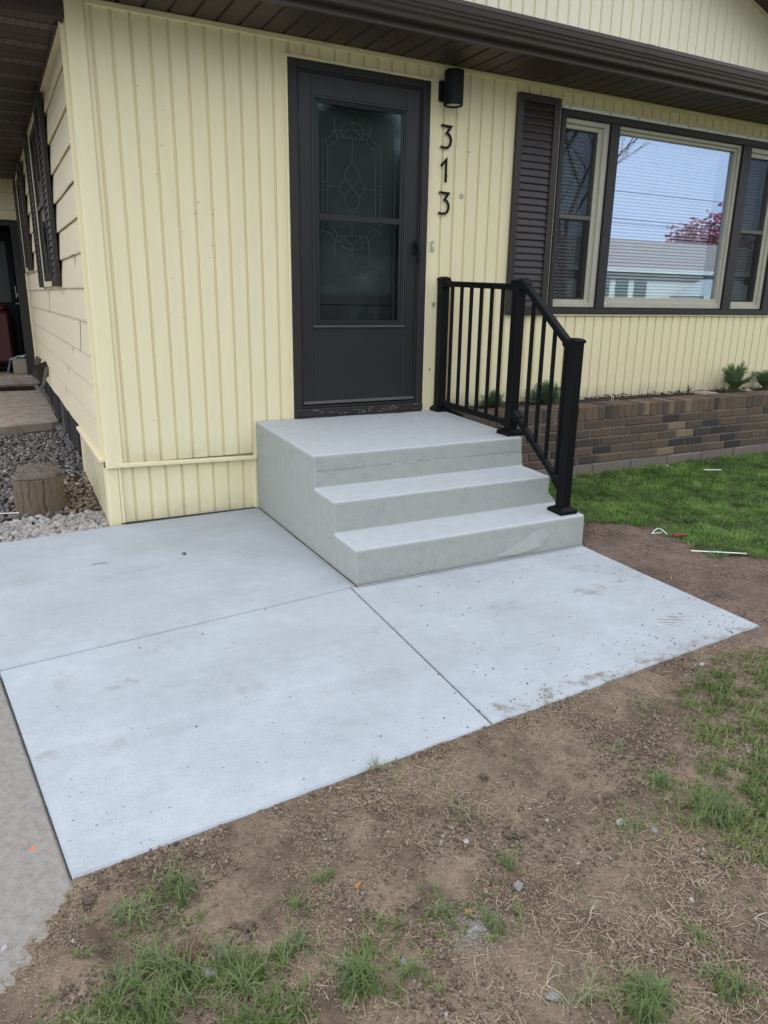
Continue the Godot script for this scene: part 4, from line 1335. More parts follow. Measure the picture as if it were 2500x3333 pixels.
# ---------------------------------------------------------------- concrete steps
func make_steps() -> void:
	var steps := thing("front_steps", "pale grey concrete steps with three treads below the front door", "steps")
	# profile in z,y from the wall to the ground, corners rounded
	var raw := [[0.004, .577, 0.0], [.972, .537, .016], [.9725, .452, 0.0], [.9752, .449, 0.0], [.9755, .357, .008], [1.237, .347, .016], [1.2375, .245, 0.0], [1.2388, .243, 0.0], [1.239, .1795, .008], [1.496, .1695, .017], [1.502, -.05, 0.0]]
	var pts := []
	var lv := []
	for i in raw.size():
		var p := Vector2(raw[i][0], raw[i][1])
		var level := 0 if i <= 3 else (1 if i <= 7 else 2)
		if raw[i][2] == 0.0:
			pts.append(p); lv.append(level)
			continue
		var a := (Vector2(raw[i - 1][0], raw[i - 1][1]) - p).normalized()
		var b := (Vector2(raw[i + 1][0], raw[i + 1][1]) - p).normalized()
		var r: float = raw[i][2]
		for k in 6:
			var t := k / 5.0
			pts.append((p + a * r).lerp(p, t).lerp(p.lerp(p + b * r, t), t))
			lv.append(level)
		if i % 4 == 0: pass
	# add intermediate rows on long runs
	var pp := []
	var ll := []
	for i in pts.size():
		pp.append(pts[i]); ll.append(lv[i])
		if i < pts.size() - 1:
			var dd: float = pts[i].distance_to(pts[i + 1])
			var nseg := int(dd / .05)
			for k in range(1, nseg):
				pp.append(pts[i].lerp(pts[i + 1], k / float(nseg))); ll.append(lv[i + 1])
	pts = pp
	lv = ll
	var n := pts.size()
	var nrm := []
	for i in n:
		var d: Vector2 = (pts[mini(i + 1, n - 1)] - pts[maxi(i - 1, 0)]).normalized()
		nrm.append(Vector2(-d.y, d.x))
	var x0 := .917
	var xr := [2.309, 2.322, 2.376]
	var r := .014
	var stations := []
	for k in 5:
		var t := k / 4.0 * PI / 2
		stations.append([0.0, r * (1 - cos(t)), r * (1 - sin(t))])
	for k in range(1, 60): stations.append([k / 60.0, 0.0, 0.0])
	for k in 5:
		var t := (1.0 - k / 4.0) * PI / 2
		stations.append([1.0, -r * (1 - cos(t)), r * (1 - sin(t))])
	var grid := []
	for s in stations:
		var row := []
		for i in n:
			var x: float = lerpf(x0, xr[lv[i]], s[0]) + s[1]
			var p: Vector2 = pts[i] - nrm[i] * s[2]
			var amp := .0016 * N(x, p.x + p.y * 1.7, 22.0) + .0016 * N(x, p.x - p.y, 70.0) + .0035 * N(x, p.y * 2.0 + p.x, 5.0)
			if s[2] > .001: amp = .0022 * N(p.x * 1.3, p.y, 40.0)
			p += nrm[i] * amp
			if i == 0: p.x = .004
			row.append(Vector3(x, p.y, p.x))
		grid.append(row)
	var made := {}
	var st: SurfaceTool
	for k in grid.size() - 1:
		for i in n - 1:
			var flat_run: bool = pts[i].distance_to(pts[i + 1]) > .012
			var along: Vector2 = pts[i + 1] - pts[i]
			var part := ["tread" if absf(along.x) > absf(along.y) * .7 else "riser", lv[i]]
			if not made.has(part): made[part] = S()
			st = made[part]
			var q := [[k, i], [k + 1, i], [k + 1, i + 1], [k, i], [k + 1, i + 1], [k, i + 1]]
			for e in q:
				var sn: Vector2 = nrm[e[1]]
				if flat_run:
					var dd: Vector2 = (pts[i + 1] - pts[i]).normalized()
					sn = Vector2(-dd.y, dd.x)
				var th := 0.0
				if e[0] < 4: th = -cos(e[0] / 4.0 * PI / 2)
				if e[0] > grid.size() - 5: th = cos((grid.size() - 1 - e[0]) / 4.0 * PI / 2)
				var c := sqrt(1.0 - th * th)
				st.set_normal(Vector3(th, sn.y * c, sn.x * c).normalized())
				st.add_vertex(grid[e[0]][e[1]])
	for part in made:
		obj(part[0], facing(made[part].commit()), M.lit_tread_concrete if part[0] == "tread" else M.shaded_step_concrete, steps)  # same cement: treads coloured as lit, upright faces as shaded
	# cold joints and hairline cracks across the risers
	for l in [[.925, 2.305, .452, .9735, .0017]]:
		st = S()
		var last := Vector3.ZERO
		for q in 61:
			var x: float = lerpf(l[0], l[1], q / 60.0)
			var v := Vector3(x, l[2] + .004 * N(x, l[2], 9.0) + .0012 * N(x, l[2], 60.0), l[3] + .0016)
			if q > 0 and N(x, l[2], 16.0) > -.25: bar(st, last, v, .003, float(l[4]) * (.6 + .6 * absf(N(x, 3.0, 40.0))))
			last = v
		obj("hairline_crack", st, M.crack, steps)
	# the two sides
	for e in [0, grid.size() - 1]:
		st = S()
		var sd := Vector3(-1 if e == 0 else 1, 0, 0)
		for k in n - 1:
			var a: Vector3 = grid[e][k]
			var b: Vector3 = grid[e][k + 1]
			if b.z - a.z < 1e-5: continue
			quad(st, a, b, Vector3(b.x, -.05, b.z), Vector3(a.x, -.05, a.z), sd)
		obj("steps_side", st, M.shaded_step_concrete, steps)
	# thin skim of mortar on the lowest riser
	st = S()
	var ring := [Vector2(1.76, .010), Vector2(1.83, .035), Vector2(1.87, .060), Vector2(1.94, .078), Vector2(2.00, .105), Vector2(2.06, .122), Vector2(2.10, .112), Vector2(2.11, .085), Vector2(2.08, .055), Vector2(2.06, .028), Vector2(1.98, .012), Vector2(1.88, .003)]
	var ids2 := Geometry2D.triangulate_polygon(PackedVector2Array(ring))
	var fy := func(q: Vector2, dz: float) -> Vector3: return Vector3(q.x, q.y, 1.4965 + (.1695 - q.y) * .0273 + dz)
	for k in range(0, ids2.size(), 3): tri(st, fy.call(ring[ids2[k]], .0048), fy.call(ring[ids2[k + 1]], .0048), fy.call(ring[ids2[k + 2]], .0048), Vector3.BACK)
	for k in ring.size(): quad(st, fy.call(ring[k], .0048), fy.call(ring[(k + 1) % ring.size()], .0048), fy.call(ring[(k + 1) % ring.size()], -.004), fy.call(ring[k], -.004), fy.call(ring[k], 0) - Vector3(1.95, .06, 1.5))
	obj("mortar_patch", st, M.patch, steps)
	# joint filler round the foot
	st = S()
	var st2 := S()
	var prev := Vector3.ZERO
	for k in 49:
		var t := k / 48.0
		var q := Vector3(.912, 0, lerpf(.02, 1.506, t / .5)) if t < .5 else Vector3(lerpf(.912, 2.36, (t - .5) / .5), 0, 1.508)
		q.y = slab_y(q.x, q.z) + .002
		if k > 0:
			bar(st, prev, q, .009 + .004 * N(q.x, q.z, 60.0), .006, .002)
			if N(q.x, q.z, 24.0) > -.55:
				var off := Vector3(-.010, .002, 0) if t <= .5 else Vector3(0, .002, .010)
				bar(st2, prev + off, q + off, .007, .007, .002)
		prev = q
	obj("joint_filler", st, M.caulk_dark, steps)
	obj("joint_filler", st2, M.caulk_light, steps)

func fix(st: SurfaceTool) -> ArrayMesh:
	# turns the whole surface round if its normals point inwards
	var m := st.commit()
	var a := m.surface_get_arrays(0)
	var nn: PackedVector3Array = a[Mesh.ARRAY_NORMAL]
	var s := 0.0
	for v in nn: s += v.y + v.z
	if s < 0:
		for i in nn.size(): nn[i] = -nn[i]
		a[Mesh.ARRAY_NORMAL] = nn
		m = ArrayMesh.new()
		m.add_surface_from_arrays(Mesh.PRIMITIVE_TRIANGLES, a)
	return facing(m)

# ---------------------------------------------------------------- railing
func make_railing() -> void:
	var rl := thing("stair_railing", "black metal railing with square posts and balusters on the steps' right side", "railing")
	var X := 2.283
	var posts := [[.034, .576, 1.493], [.874, .541, 1.468], [1.404, .173, 1.150]]
	for p in posts:
		var z: float = p[0]
		var st := S()
		bx(st, X - .031, X + .031, p[1] + .002, p[2] - .015, z - .031, z + .031, .004)
		var post := obj("post", st, M.black, rl)
		st = S()
		var y: float = p[2]
		bx(st, X - .037, X + .037, y - .022, y - .006, z - .037, z + .037, .003)
		for k in 4:
			var c := [[-1, -1], [1, -1], [1, 1], [-1, 1]]
			var a = c[k]
			var b = c[(k + 1) % 4]
			quad(st, Vector3(X + a[0] * .035, y - .006, z + a[1] * .035), Vector3(X + b[0] * .035, y - .006, z + b[1] * .035), Vector3(X + b[0] * .016, y + .004, z + b[1] * .016), Vector3(X + a[0] * .016, y + .004, z + a[1] * .016), Vector3(a[0] + b[0], 2, a[1] + b[1]))
		quad(st, Vector3(X - .016, y + .004, z - .016), Vector3(X + .016, y + .004, z - .016), Vector3(X + .016, y + .004, z + .016), Vector3(X - .016, y + .004, z + .016), Vector3.UP)
		obj("cap", st, M.black, post)
		st = S()
		var yb: float = p[1] - .001
		bx(st, X - .062, X + .062, yb, yb + .022, z - .062, z + .062, .003)
		for k in 4:
			var c := [[-1, -1], [1, -1], [1, 1], [-1, 1]]
			var a = c[k]
			var b = c[(k + 1) % 4]
			quad(st, Vector3(X + a[0] * .060, yb + .022, z + a[1] * .060), Vector3(X + b[0] * .060, yb + .022, z + b[1] * .060), Vector3(X + b[0] * .036, yb + .036, z + b[1] * .036), Vector3(X + a[0] * .036, yb + .036, z + a[1] * .036), Vector3(a[0] + b[0], 2, a[1] + b[1]))
		bx(st, X - .036, X + .036, yb + .034, yb + .037, z - .036, z + .036)
		obj("base_plate", st, M.black, post)
	var top := func(z: float) -> float: return 1.448 - .034 * (z - .11)
	var bot := func(z: float) -> float: return .634 - .030 * (z - .05)
	var st := S()
	bar(st, Vector3(X, top.call(.064), .064), Vector3(X, top.call(.844), .844), .042, .036, .004)
	obj("top_rail", st, M.black, rl)
	st = S()
	bar(st, Vector3(X, bot.call(.064), .064), Vector3(X, bot.call(.844), .844), .034, .036, .003)
	obj("bottom_rail", st, M.black, rl)
	for e in [[.066, .100], [.806, .842]]:
		for f in [top, bot]:
			st = S()
			bar(st, Vector3(X, f.call(e[0]), e[0]), Vector3(X, f.call(e[1]), e[1]), .050, .046, .004)
			obj("bracket", st, M.black, rl)
	for i in 7:
		var z: float = .150 + i * .1135
		st = S()
		bx(st, X - .0095, X + .0095, bot.call(z) + .012, top.call(z) - .012, z - .0095, z + .0095, .0015)
		obj("baluster", st, M.black, rl)
	var ts := func(z: float) -> float: return 1.416 - .757 * (z - .955)
	var bs := func(z: float) -> float: return .640 - .757 * (z - .955)
	for f in [ts, bs]:
		var up: bool = f == ts
		st = S()
		bar(st, Vector3(X, f.call(.915), .915), Vector3(X, f.call(1.372), 1.372), .042 if up else .034, .038, .004)
		obj("top_rail" if up else "bottom_rail", st, M.black, rl)
		st = S()
		bar(st, Vector3(X, f.call(.902), .902), Vector3(X, f.call(.955), .955), .054, .052, .006)
		obj("bracket", st, M.black, rl)
		st = S()
		bar(st, Vector3(X, f.call(1.325), 1.325), Vector3(X, f.call(1.376), 1.376), .050, .050, .004)
		obj("bracket", st, M.black, rl)
	for z in [1.020, 1.122, 1.224, 1.325]:
		st = S()
		bx(st, X - .0095, X + .0095, bs.call(z) + .012, ts.call(z) - .012, z - .0095, z + .0095, .0015)
		obj("baluster", st, M.black, rl)

# ---------------------------------------------------------------- small things on the wall
func make_wall_things() -> void:
	var lamp := thing("wall_lamp", "black cylinder wall lamp right of the front door", "wall lamp", Vector3(2.266, 2.635, 0))
	var st := S()
	cb(st, Vector3(-.006, -.004, .014), Vector3(.104, .118, .024), .004)
	obj("back_plate", st, M.black_matt, lamp)
	st = S()
	cb(st, Vector3(0, 0, .040), Vector3(.05, .07, .04), .004)
	obj("bracket", st, M.black_matt, lamp)
	st = S()
	lathe(st, Vector3(.0, 0, .098), [[.050, -.090], [.050, -.100], [.0605, -.100], [.0615, -.097], [.0615, .097], [.0605, .100], [.0, .1005]], 32)
	obj("shade", st, M.black_matt, lamp)
	st = S()
	lathe(st, Vector3(.0, 0, .098), [[.050, -.091], [.0, -.092]], 32)
	obj("lens", st, M.vinyl_white, lamp)
	var three := [Vector2(0, .139), Vector2(.074, .137)] + [Vector2(.074, .137), Vector2(.043, .096)].slice(1) + arc(Vector2(.030, .052), .047, .047, 62, -60, 10) + [Vector2(.024, .008), Vector2(.0, .012)]
	var one := [Vector2(0, .098), Vector2(.040, .139), Vector2(.040, .0)]
	var labels := ["black metal numeral 3 at the top, below the wall lamp", "black metal numeral 1 in the middle of the house number", "black metal numeral 3 at the bottom, above the doorbell"]
	for i in 3:
		var o: Vector3 = [Vector3(2.236, 2.297, 0), Vector3(2.243, 2.097, 0), Vector3(2.236, 1.893, 0)][i]
		st = S()
		ribbon(st, one if i == 1 else three, .0135, .006, .016, Vector3.ZERO)
		var d := obj("house_number", st, M.black_matt)
		d.position = o
		tag(d, labels[i], "house number", "house number digits")
	var bell := thing("doorbell", "small cream doorbell button right of the door handle", "doorbell", Vector3(2.198, 1.692, .001))
	st = S()
	cb(st, Vector3(0, 0, .008), Vector3(.022, .068, .014), .004)
	obj("doorbell_body", st, M.vinyl, bell)
	st = S()
	cb(st, Vector3(0, .002, .0165), Vector3(.011, .020, .005), .002)
	obj("button", st, M.white_plastic, bell)
	for i in 2:
		var p := thing("patched_hole", ["square cream cover with a dark hole, level with the railing top", "small filled screw hole low on the siding by the railing post"][i], "cover", [Vector3(2.222, 1.312, .001), Vector3(2.208, .868, .001)][i])
		st = S()
		cb(st, Vector3(0, 0, .003), Vector3(.030, .034, .006) * (1.0 if i == 0 else .5), .003)
		obj("cover_plate", st, M.vinyl, p)
		st = S()
		tube(st, PackedVector3Array([Vector3(0, 0, .004), Vector3(0, 0, .008 if i == 0 else .006)]), [.0045], 8)
		obj("screw", st, M.black_matt, p)

# ---------------------------------------------------------------- brick planter
func rough_box(s: Vector3, seed_: int, amp: float) -> ArrayMesh:
	# a clay piece: chamfered box with uneven corners
	var r := RandomNumberGenerator.new()
	r.seed = seed_
	var st := S()
	cb(st, Vector3.ZERO, s, .005)
	var a := st.commit_to_arrays()
	var v: PackedVector3Array = a[Mesh.ARRAY_VERTEX]
	var moved := {}
	for i in v.size():
		var k := Vector3i((v[i] * 2000.0).round())
		if not moved.has(k): moved[k] = Vector3(r.randf_range(-1, 1), r.randf_range(-1, 1), r.randf_range(-1, 1)) * amp
		v[i] += moved[k]
	a[Mesh.ARRAY_VERTEX] = v
	var m := ArrayMesh.new()
	m.add_surface_from_arrays(Mesh.PRIMITIVE_TRIANGLES, a)
	return m

func make_planter() -> void:
	var pl := thing("brick_planter", "brown brick planter wall under the picture window", "planter")
	var zf := .470
	var x0 := 2.335
	var x1 := 6.6
	var st := S()
	bx(st, x0, x1, -.1, .598, zf - .20, zf - .007)
	obj("mortar_core", st, M.mortar, pl)
	var sm := []
	var cm := []
	var bm := []
	for i in 4:
		sm.append(rough_box(Vector3(.191, .0565, .09), 50 + i, .0016))
		cm.append(rough_box(Vector3(.0575, .102, .20), 60 + i, .0016))
		bm.append(rough_box(Vector3(.388, .19, .16), 70 + i, .004))
	# cement blocks at the foot
	var x := 2.36 - .19
	var i := 0
	while x < x1:
		if x + .2 > x0:
			var o := obj("cement_block", bm[i % 4], M.block, pl)
			o.position = Vector3(x + .2 + .02, .166 - .097 + rng.randf_range(-.003, .003), zf - .078 + rng.randf_range(-.004, .006))
			o.rotation.y = rng.randf_range(-.01, .01)
		x += .400
		i += 1
	var pick := [0, 1, 2, 3, 0, 1, 2, 3, 8, 4, 5, 6, 7, 0, 3]
	for c in 5:
		x = x0 - (.0 if c % 2 else .1015) + .03 * (c % 3 == 1 as int)
		while x < x1:
			var lo := maxf(x, x0)
			if lo < x + .18:
				var k: int = pick[rng.randi() % pick.size()]
				if x > 4.1 and rng.randf() < .25: k = [4, 5, 6, 7, 6][rng.randi() % 5]
				if x < 3.3 and k in [4, 5]: k = 1
				var o := obj("brick", sm[rng.randi() % 4], M["brick%d" % k], pl)
				o.position = Vector3(x + .1015, .167 + .0335 + c * .0667 + rng.randf_range(-.0012, .0012), zf - .045 + rng.randf_range(-.002, .003))
				o.rotation = Vector3(rng.randf_range(-.012, .012), rng.randf_range(-.012, .012), rng.randf_range(-.008, .008))
			x += .2026
	x = x0 + .033
	while x < x1:
		var k2: int = [0, 1, 2, 3, 8, 0, 2, 5, 3, 1, 2, 7][rng.randi() % 12]
		if k2 == 5 and x < 3.9: k2 = 8
		var o := obj("brick", cm[rng.randi() % 4], M["brick%d" % k2], pl)
		o.position = Vector3(x, .5545 + rng.randf_range(-.002, .002), zf - .100 + rng.randf_range(-.003, .003))
		o.rotation = Vector3(rng.randf_range(-.015, .015), rng.randf_range(-.02, .02), rng.randf_range(-.012, .012))
		x += .0668
	# soil in the bed
	st = S()
	var prev := []
	for a in 110:
		var cur := []
		for b in 10:
			var px := lerpf(2.34, 6.6, a / 109.0)
			var pz := lerpf(-.01, .30, b / 9.0)
			cur.append(Vector3(px, .566 + .016 * N(px, pz, 18.0) + .008 * N(px, pz, 60.0) + .022 * (1 - b / 9.0), pz))
		if a > 0:
			for b in 9: quad(st, prev[b], prev[b + 1], cur[b + 1], cur[b], Vector3.UP)
		prev = cur
	tag(obj("planter_soil", st, M.mulch), "", "", "", "structure")
	var tw := []
	var tc := []
	for k in 900:
		var px := rng.randf_range(2.36, 6.4)
		var pz := rng.randf_range(.0, .28)
		var s := rng.randf_range(.5, 1.6)
		tw.append(Transform3D(Basis.from_euler(Vector3(rng.randf() * TAU, rng.randf() * TAU, 0)).scaled(Vector3(s, s * .5, s)), Vector3(px, .585 + .016 * N(px, pz, 18.0) + .022 * (1 - pz / .3), pz)))
		var t := rng.randf()
		tc.append(Color(.05, .037, .028).lerp(Color(.15, .11, .08), t * t))
	many("mulch", crumb_mesh(5, .008), M.crumb, tw, tc)
	# on the bed
	fern(Vector3(5.33, .585, .135), .27, 17, 81, "bushy green fern-leaved plant at the right end of the brick planter")
	fern(Vector3(5.77, .58, .13), .21, 14, 82, "green fern-leaved plant at the picture's right edge, beyond the bushy one")
	fern(Vector3(3.17, .575, .15), .185, 120, 83, "rounded green plant behind the railing's sloping part", true)
	fern(Vector3(2.68, .57, .14), .14, 90, 84, "low green plant behind the railing's upper balusters", true)
	stone(Vector3(5.41, .605, .20), Vector3(.075, .022, .04), 91, M.stone_tan, "tan flat stone on the planter's brick cap below the bushy plant", "stones on the planter")
	stone(Vector3(4.86, .606, .215), Vector3(.10, .020, .05), 92, M.stone_tan, "broad tan stone on the planter's brick cap, left of the plants", "stones on the planter")
	var ds := S()
	tube(ds, PackedVector3Array([Vector3(0, 0, 0), Vector3(.006, .04, .0), Vector3(-.004, .085, .006)]), [.008, .006, .004], 6)
	tube(ds, PackedVector3Array([Vector3(.004, .03, 0), Vector3(.03, .06, .01), Vector3(.036, .075, .01)]), [.005, .004, .002], 6)
	tube(ds, PackedVector3Array([Vector3(.002, .05, 0), Vector3(-.03, .06, .01)]), [.005, .003], 6)
	var dso := obj("dead_plant", ds, M.timber_dark)
	dso.position = Vector3(4.78, .58, .10)
	tag(dso, "short dark dead stem standing in the planter soil", "dead plant")
	var tg := S()
	cb(tg, Vector3(0, .02, 0), Vector3(.022, .006, .003), .001)
	cb(tg, Vector3(-.010, .0, 0), Vector3(.003, .04, .003), .001)
	cb(tg, Vector3(.010, .0, 0), Vector3(.003, .04, .003), .001)
	var tgo := obj("plant_tag", tg, M.white_plastic)
	tgo.position = Vector3(3.80, .605, .20)
	tag(tgo, "small white plastic clip on the planter's edge", "clip")

func fern(at: Vector3, h: float, n: int, seed_: int, label: String, needly := false) -> void:
	var r := RandomNumberGenerator.new()
	r.seed = seed_
	var pl := thing("fern_plant" if not needly else "low_shrub", label, "plant", at, 0, "plants in the brick planter")
	for f in n:
		var st := S()
		var yaw := r.randf() * TAU
		var lean := r.randf_range(.1, .95) if not needly else r.randf_range(.05, 1.1)
		var len := h * r.randf_range(.75, 1.15)
		var dir := Vector3(cos(yaw), 0, sin(yaw))
		var side := Vector3(-sin(yaw), 0, cos(yaw))
		var pts := PackedVector3Array()
		for k in 7:
			var t := k / 6.0
			pts.append(dir * (len * sin(lean) * t * (.6 + .5 * t)) + Vector3.UP * (len * cos(lean * (.7 + .5 * t)) * t))
		tube(st, pts, [.0018, .0012, .0006], 4, false)
		var m := 12 if not needly else 16
		for k in range(2, m):
			var t := k / float(m)
			var i := int(t * 6)
			var p := pts[i].lerp(pts[mini(i + 1, 6)], t * 6 - i)
			var tang := (pts[mini(i + 1, 6)] - pts[maxi(i - 1, 0)]).normalized()
			var up := side.cross(tang).normalized()
			for s in [-1, 1]:
				var l := len * (.30 * sin(PI * (t * .85 + .12)) + .03) * (1.0 if not needly else .8)
				var d: Vector3 = (side * s + tang * .75 + up * r.randf_range(-.2, .3)).normalized()
				if needly: d = (side * s * cos(k * 1.3) + up * sin(k * 1.3) + tang * .9).normalized()
				var wd := tang * l * (.20 if not needly else .11)
				flat(st, p - wd, p + d * l * .55 + wd * .9, p + wd)
				flat(st, p - wd, p + d * l, p + d * l * .55 + wd * .9)
		var tone := r.randf_range(.7, 1.25)
		var key := "frond%d" % (int(tone * 5) % 4 + (4 if needly else 0))
		if not M.has(key):
			var mm := mat(key, lin(.095 * tone, .175 * tone, .045 * tone) if not needly else lin(.07 * tone, .125 * tone, .04 * tone), .6)
			mm.backlight_enabled = true
			mm.backlight = Color(.35, .35, .35)
		obj("frond", st, M[key], pl)

# ---------------------------------------------------------------- loose things
func crumb_mesh(seed_: int, s: float) -> ArrayMesh:
	# an angular little lump: a rough octahedron
	var r := RandomNumberGenerator.new()
	r.seed = seed_
	var p := []
	for d in [Vector3.UP, Vector3.DOWN, Vector3.LEFT, Vector3.RIGHT, Vector3.FORWARD, Vector3.BACK]:
		p.append((d + Vector3(r.randf_range(-.35, .35), r.randf_range(-.35, .35), r.randf_range(-.35, .35))) * s * r.randf_range(.75, 1.2))
	var st := S()
	for t in [[0, 2, 5], [0, 5, 3], [0, 3, 4], [0, 4, 2], [1, 5, 2], [1, 3, 5], [1, 4, 3], [1, 2, 4]]:
		var n: Vector3 = (p[t[0]] + p[t[1]] + p[t[2]]).normalized()
		for e in t:
			st.set_normal((n * .5 + (p[e] as Vector3).normalized() * .5).normalized())
			st.add_vertex(p[e])
	return facing(st.commit())

func pebble_mesh(seed_: int, s: Vector3, amp := .18, rad := 14, rings := 8) -> ArrayMesh:
	var sp := SphereMesh.new()
	sp.radius = 1.0
	sp.height = 2.0
	sp.radial_segments = rad
	sp.rings = rings
	var a := sp.get_mesh_arrays()
	var n := FastNoiseLite.new()
	n.seed = seed_
	n.frequency = .75
	var n2 := FastNoiseLite.new()
	n2.seed = seed_ + 9
	n2.frequency = 2.6
	var v: PackedVector3Array = a[Mesh.ARRAY_VERTEX]
	for i in v.size():
		var u := v[i]
		v[i] = u * (1.0 + n.get_noise_3dv(u) * amp * 2.0 + n2.get_noise_3dv(u) * amp * .5) * s
	a[Mesh.ARRAY_VERTEX] = v
	# normals from the faces round each vertex, shared across the seam
	var ids: PackedInt32Array = a[Mesh.ARRAY_INDEX]
	var acc := {}
	for i in range(0, ids.size(), 3):
		var f := (v[ids[i + 2]] - v[ids[i]]).cross(v[ids[i + 1]] - v[ids[i]])
		for e in 3:
			var k := Vector3i((v[ids[i + e]] * 20000.0).round())
			acc[k] = acc.get(k, Vector3.ZERO) + f
	var nn: PackedVector3Array = a[Mesh.ARRAY_NORMAL]
	for i in v.size():
		nn[i] = (acc.get(Vector3i((v[i] * 20000.0).round()), nn[i]) as Vector3).normalized()
	a[Mesh.ARRAY_NORMAL] = nn
	a[Mesh.ARRAY_TANGENT] = null
	a[Mesh.ARRAY_TEX_UV] = null
	var m := ArrayMesh.new()
	m.add_surface_from_arrays(Mesh.PRIMITIVE_TRIANGLES, a)
	return m

func stone(at: Vector3, s: Vector3, seed_: int, m: Material, label: String, group := "", called := "stone", cat := "stone") -> void:
	var o := obj(called, pebble_mesh(seed_, s, .30, 18, 12), m)
	o.position = at
	o.rotation.y = seed_ * 1.7
	tag(o, label, cat, group)

func make_gravel() -> void:
	var bed := Node3D.new()
	bed.name = "gravel_bed"
	add_child(bed)
	tag(bed, "", "", "", "structure")
	var meshes := []
	for i in 5: meshes.append(pebble_mesh(200 + i, Vector3(1.0, .62 + .05 * i, .78), .16, 9, 6))
	var mats := []
	for c in [[.34, .31, .28], [.28, .26, .24], [.42, .38, .34], [.36, .30, .25], [.22, .20, .19], [.46, .43, .40]]:
		var m := mat("river%d" % mats.size(), lin(c[0], c[1], c[2]), .85, M.pebble.albedo_texture, Vector3(8, 8, 8))
		mats.append(m)
	var placed := []
	var wh := [[], [], [], [], []]
	var cl := [[], [], [], [], []]
	var singles := 0
	# nearest band first so that the stones which show largest are single objects
	var spots := []
	for i in 14000:
		var z := .075 - pow(rng.randf(), 1.25) * 6.0
		var x := rng.randf_range(-.95, .03) if i < 9000 else rng.randf_range(-1.75, -.95)
		if z < -2.95 and x > -1.32:
			x = rng.randf_range(-.06, .03)
		if z > -.05 and x > -.03: continue
		if z > .02 + clampf((-x) * .1, 0, .07) + clampf((-x - 1.0) * .08, 0, .2): continue
		spots.append(Vector2(x, z))
	spots.sort_custom(func(a, b): return a.y > b.y)
	var cell := {}
	for q in spots:
		var front: bool = q.y > -.34 + N(q.x, q.y, 12.0) * .12
		var s := rng.randf_range(.012, .024) if front else rng.randf_range(.008, .017)
		var k := Vector2i((q / .019).floor())
		var layer: int = cell.get(k, 0)
		if layer > (1 if front else 2): continue
		cell[k] = layer + 1
		var y: float = gravel_y(q.y) + s * .35 + layer * .006
		var b := Basis.from_euler(Vector3(rng.randf_range(-.35, .35), rng.randf() * TAU, rng.randf_range(-.35, .35))).scaled_local(Vector3.ONE * s)
		var v := rng.randi() % 5
		if q.y > -.75 and singles < 300 and x_in_view(q):
			var pick: int = [0, 2, 5, 3, 0, 1, 2, 5, 0][rng.randi() % 9] if front else [1, 3, 4, 0, 4, 1, 4][rng.randi() % 7]
			var o := obj("river_stone", meshes[v], mats[pick], bed)
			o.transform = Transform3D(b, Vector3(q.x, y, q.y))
			singles += 1
		else:
			v = 0
			if rng.randf() < .5: b = b * Basis(Vector3.RIGHT, PI)
			wh[v].append(Transform3D(b, Vector3(q.x, y, q.y)))
			var t := rng.randf()
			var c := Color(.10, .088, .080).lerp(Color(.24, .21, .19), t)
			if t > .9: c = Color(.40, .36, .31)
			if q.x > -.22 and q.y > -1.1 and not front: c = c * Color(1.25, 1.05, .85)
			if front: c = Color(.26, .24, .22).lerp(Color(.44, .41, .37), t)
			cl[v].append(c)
	for v in 1: many("gravel", meshes[v], M.pebble, wh[v], cl[v], bed)

func x_in_view(q: Vector2) -> bool:
	return q.x > -.72

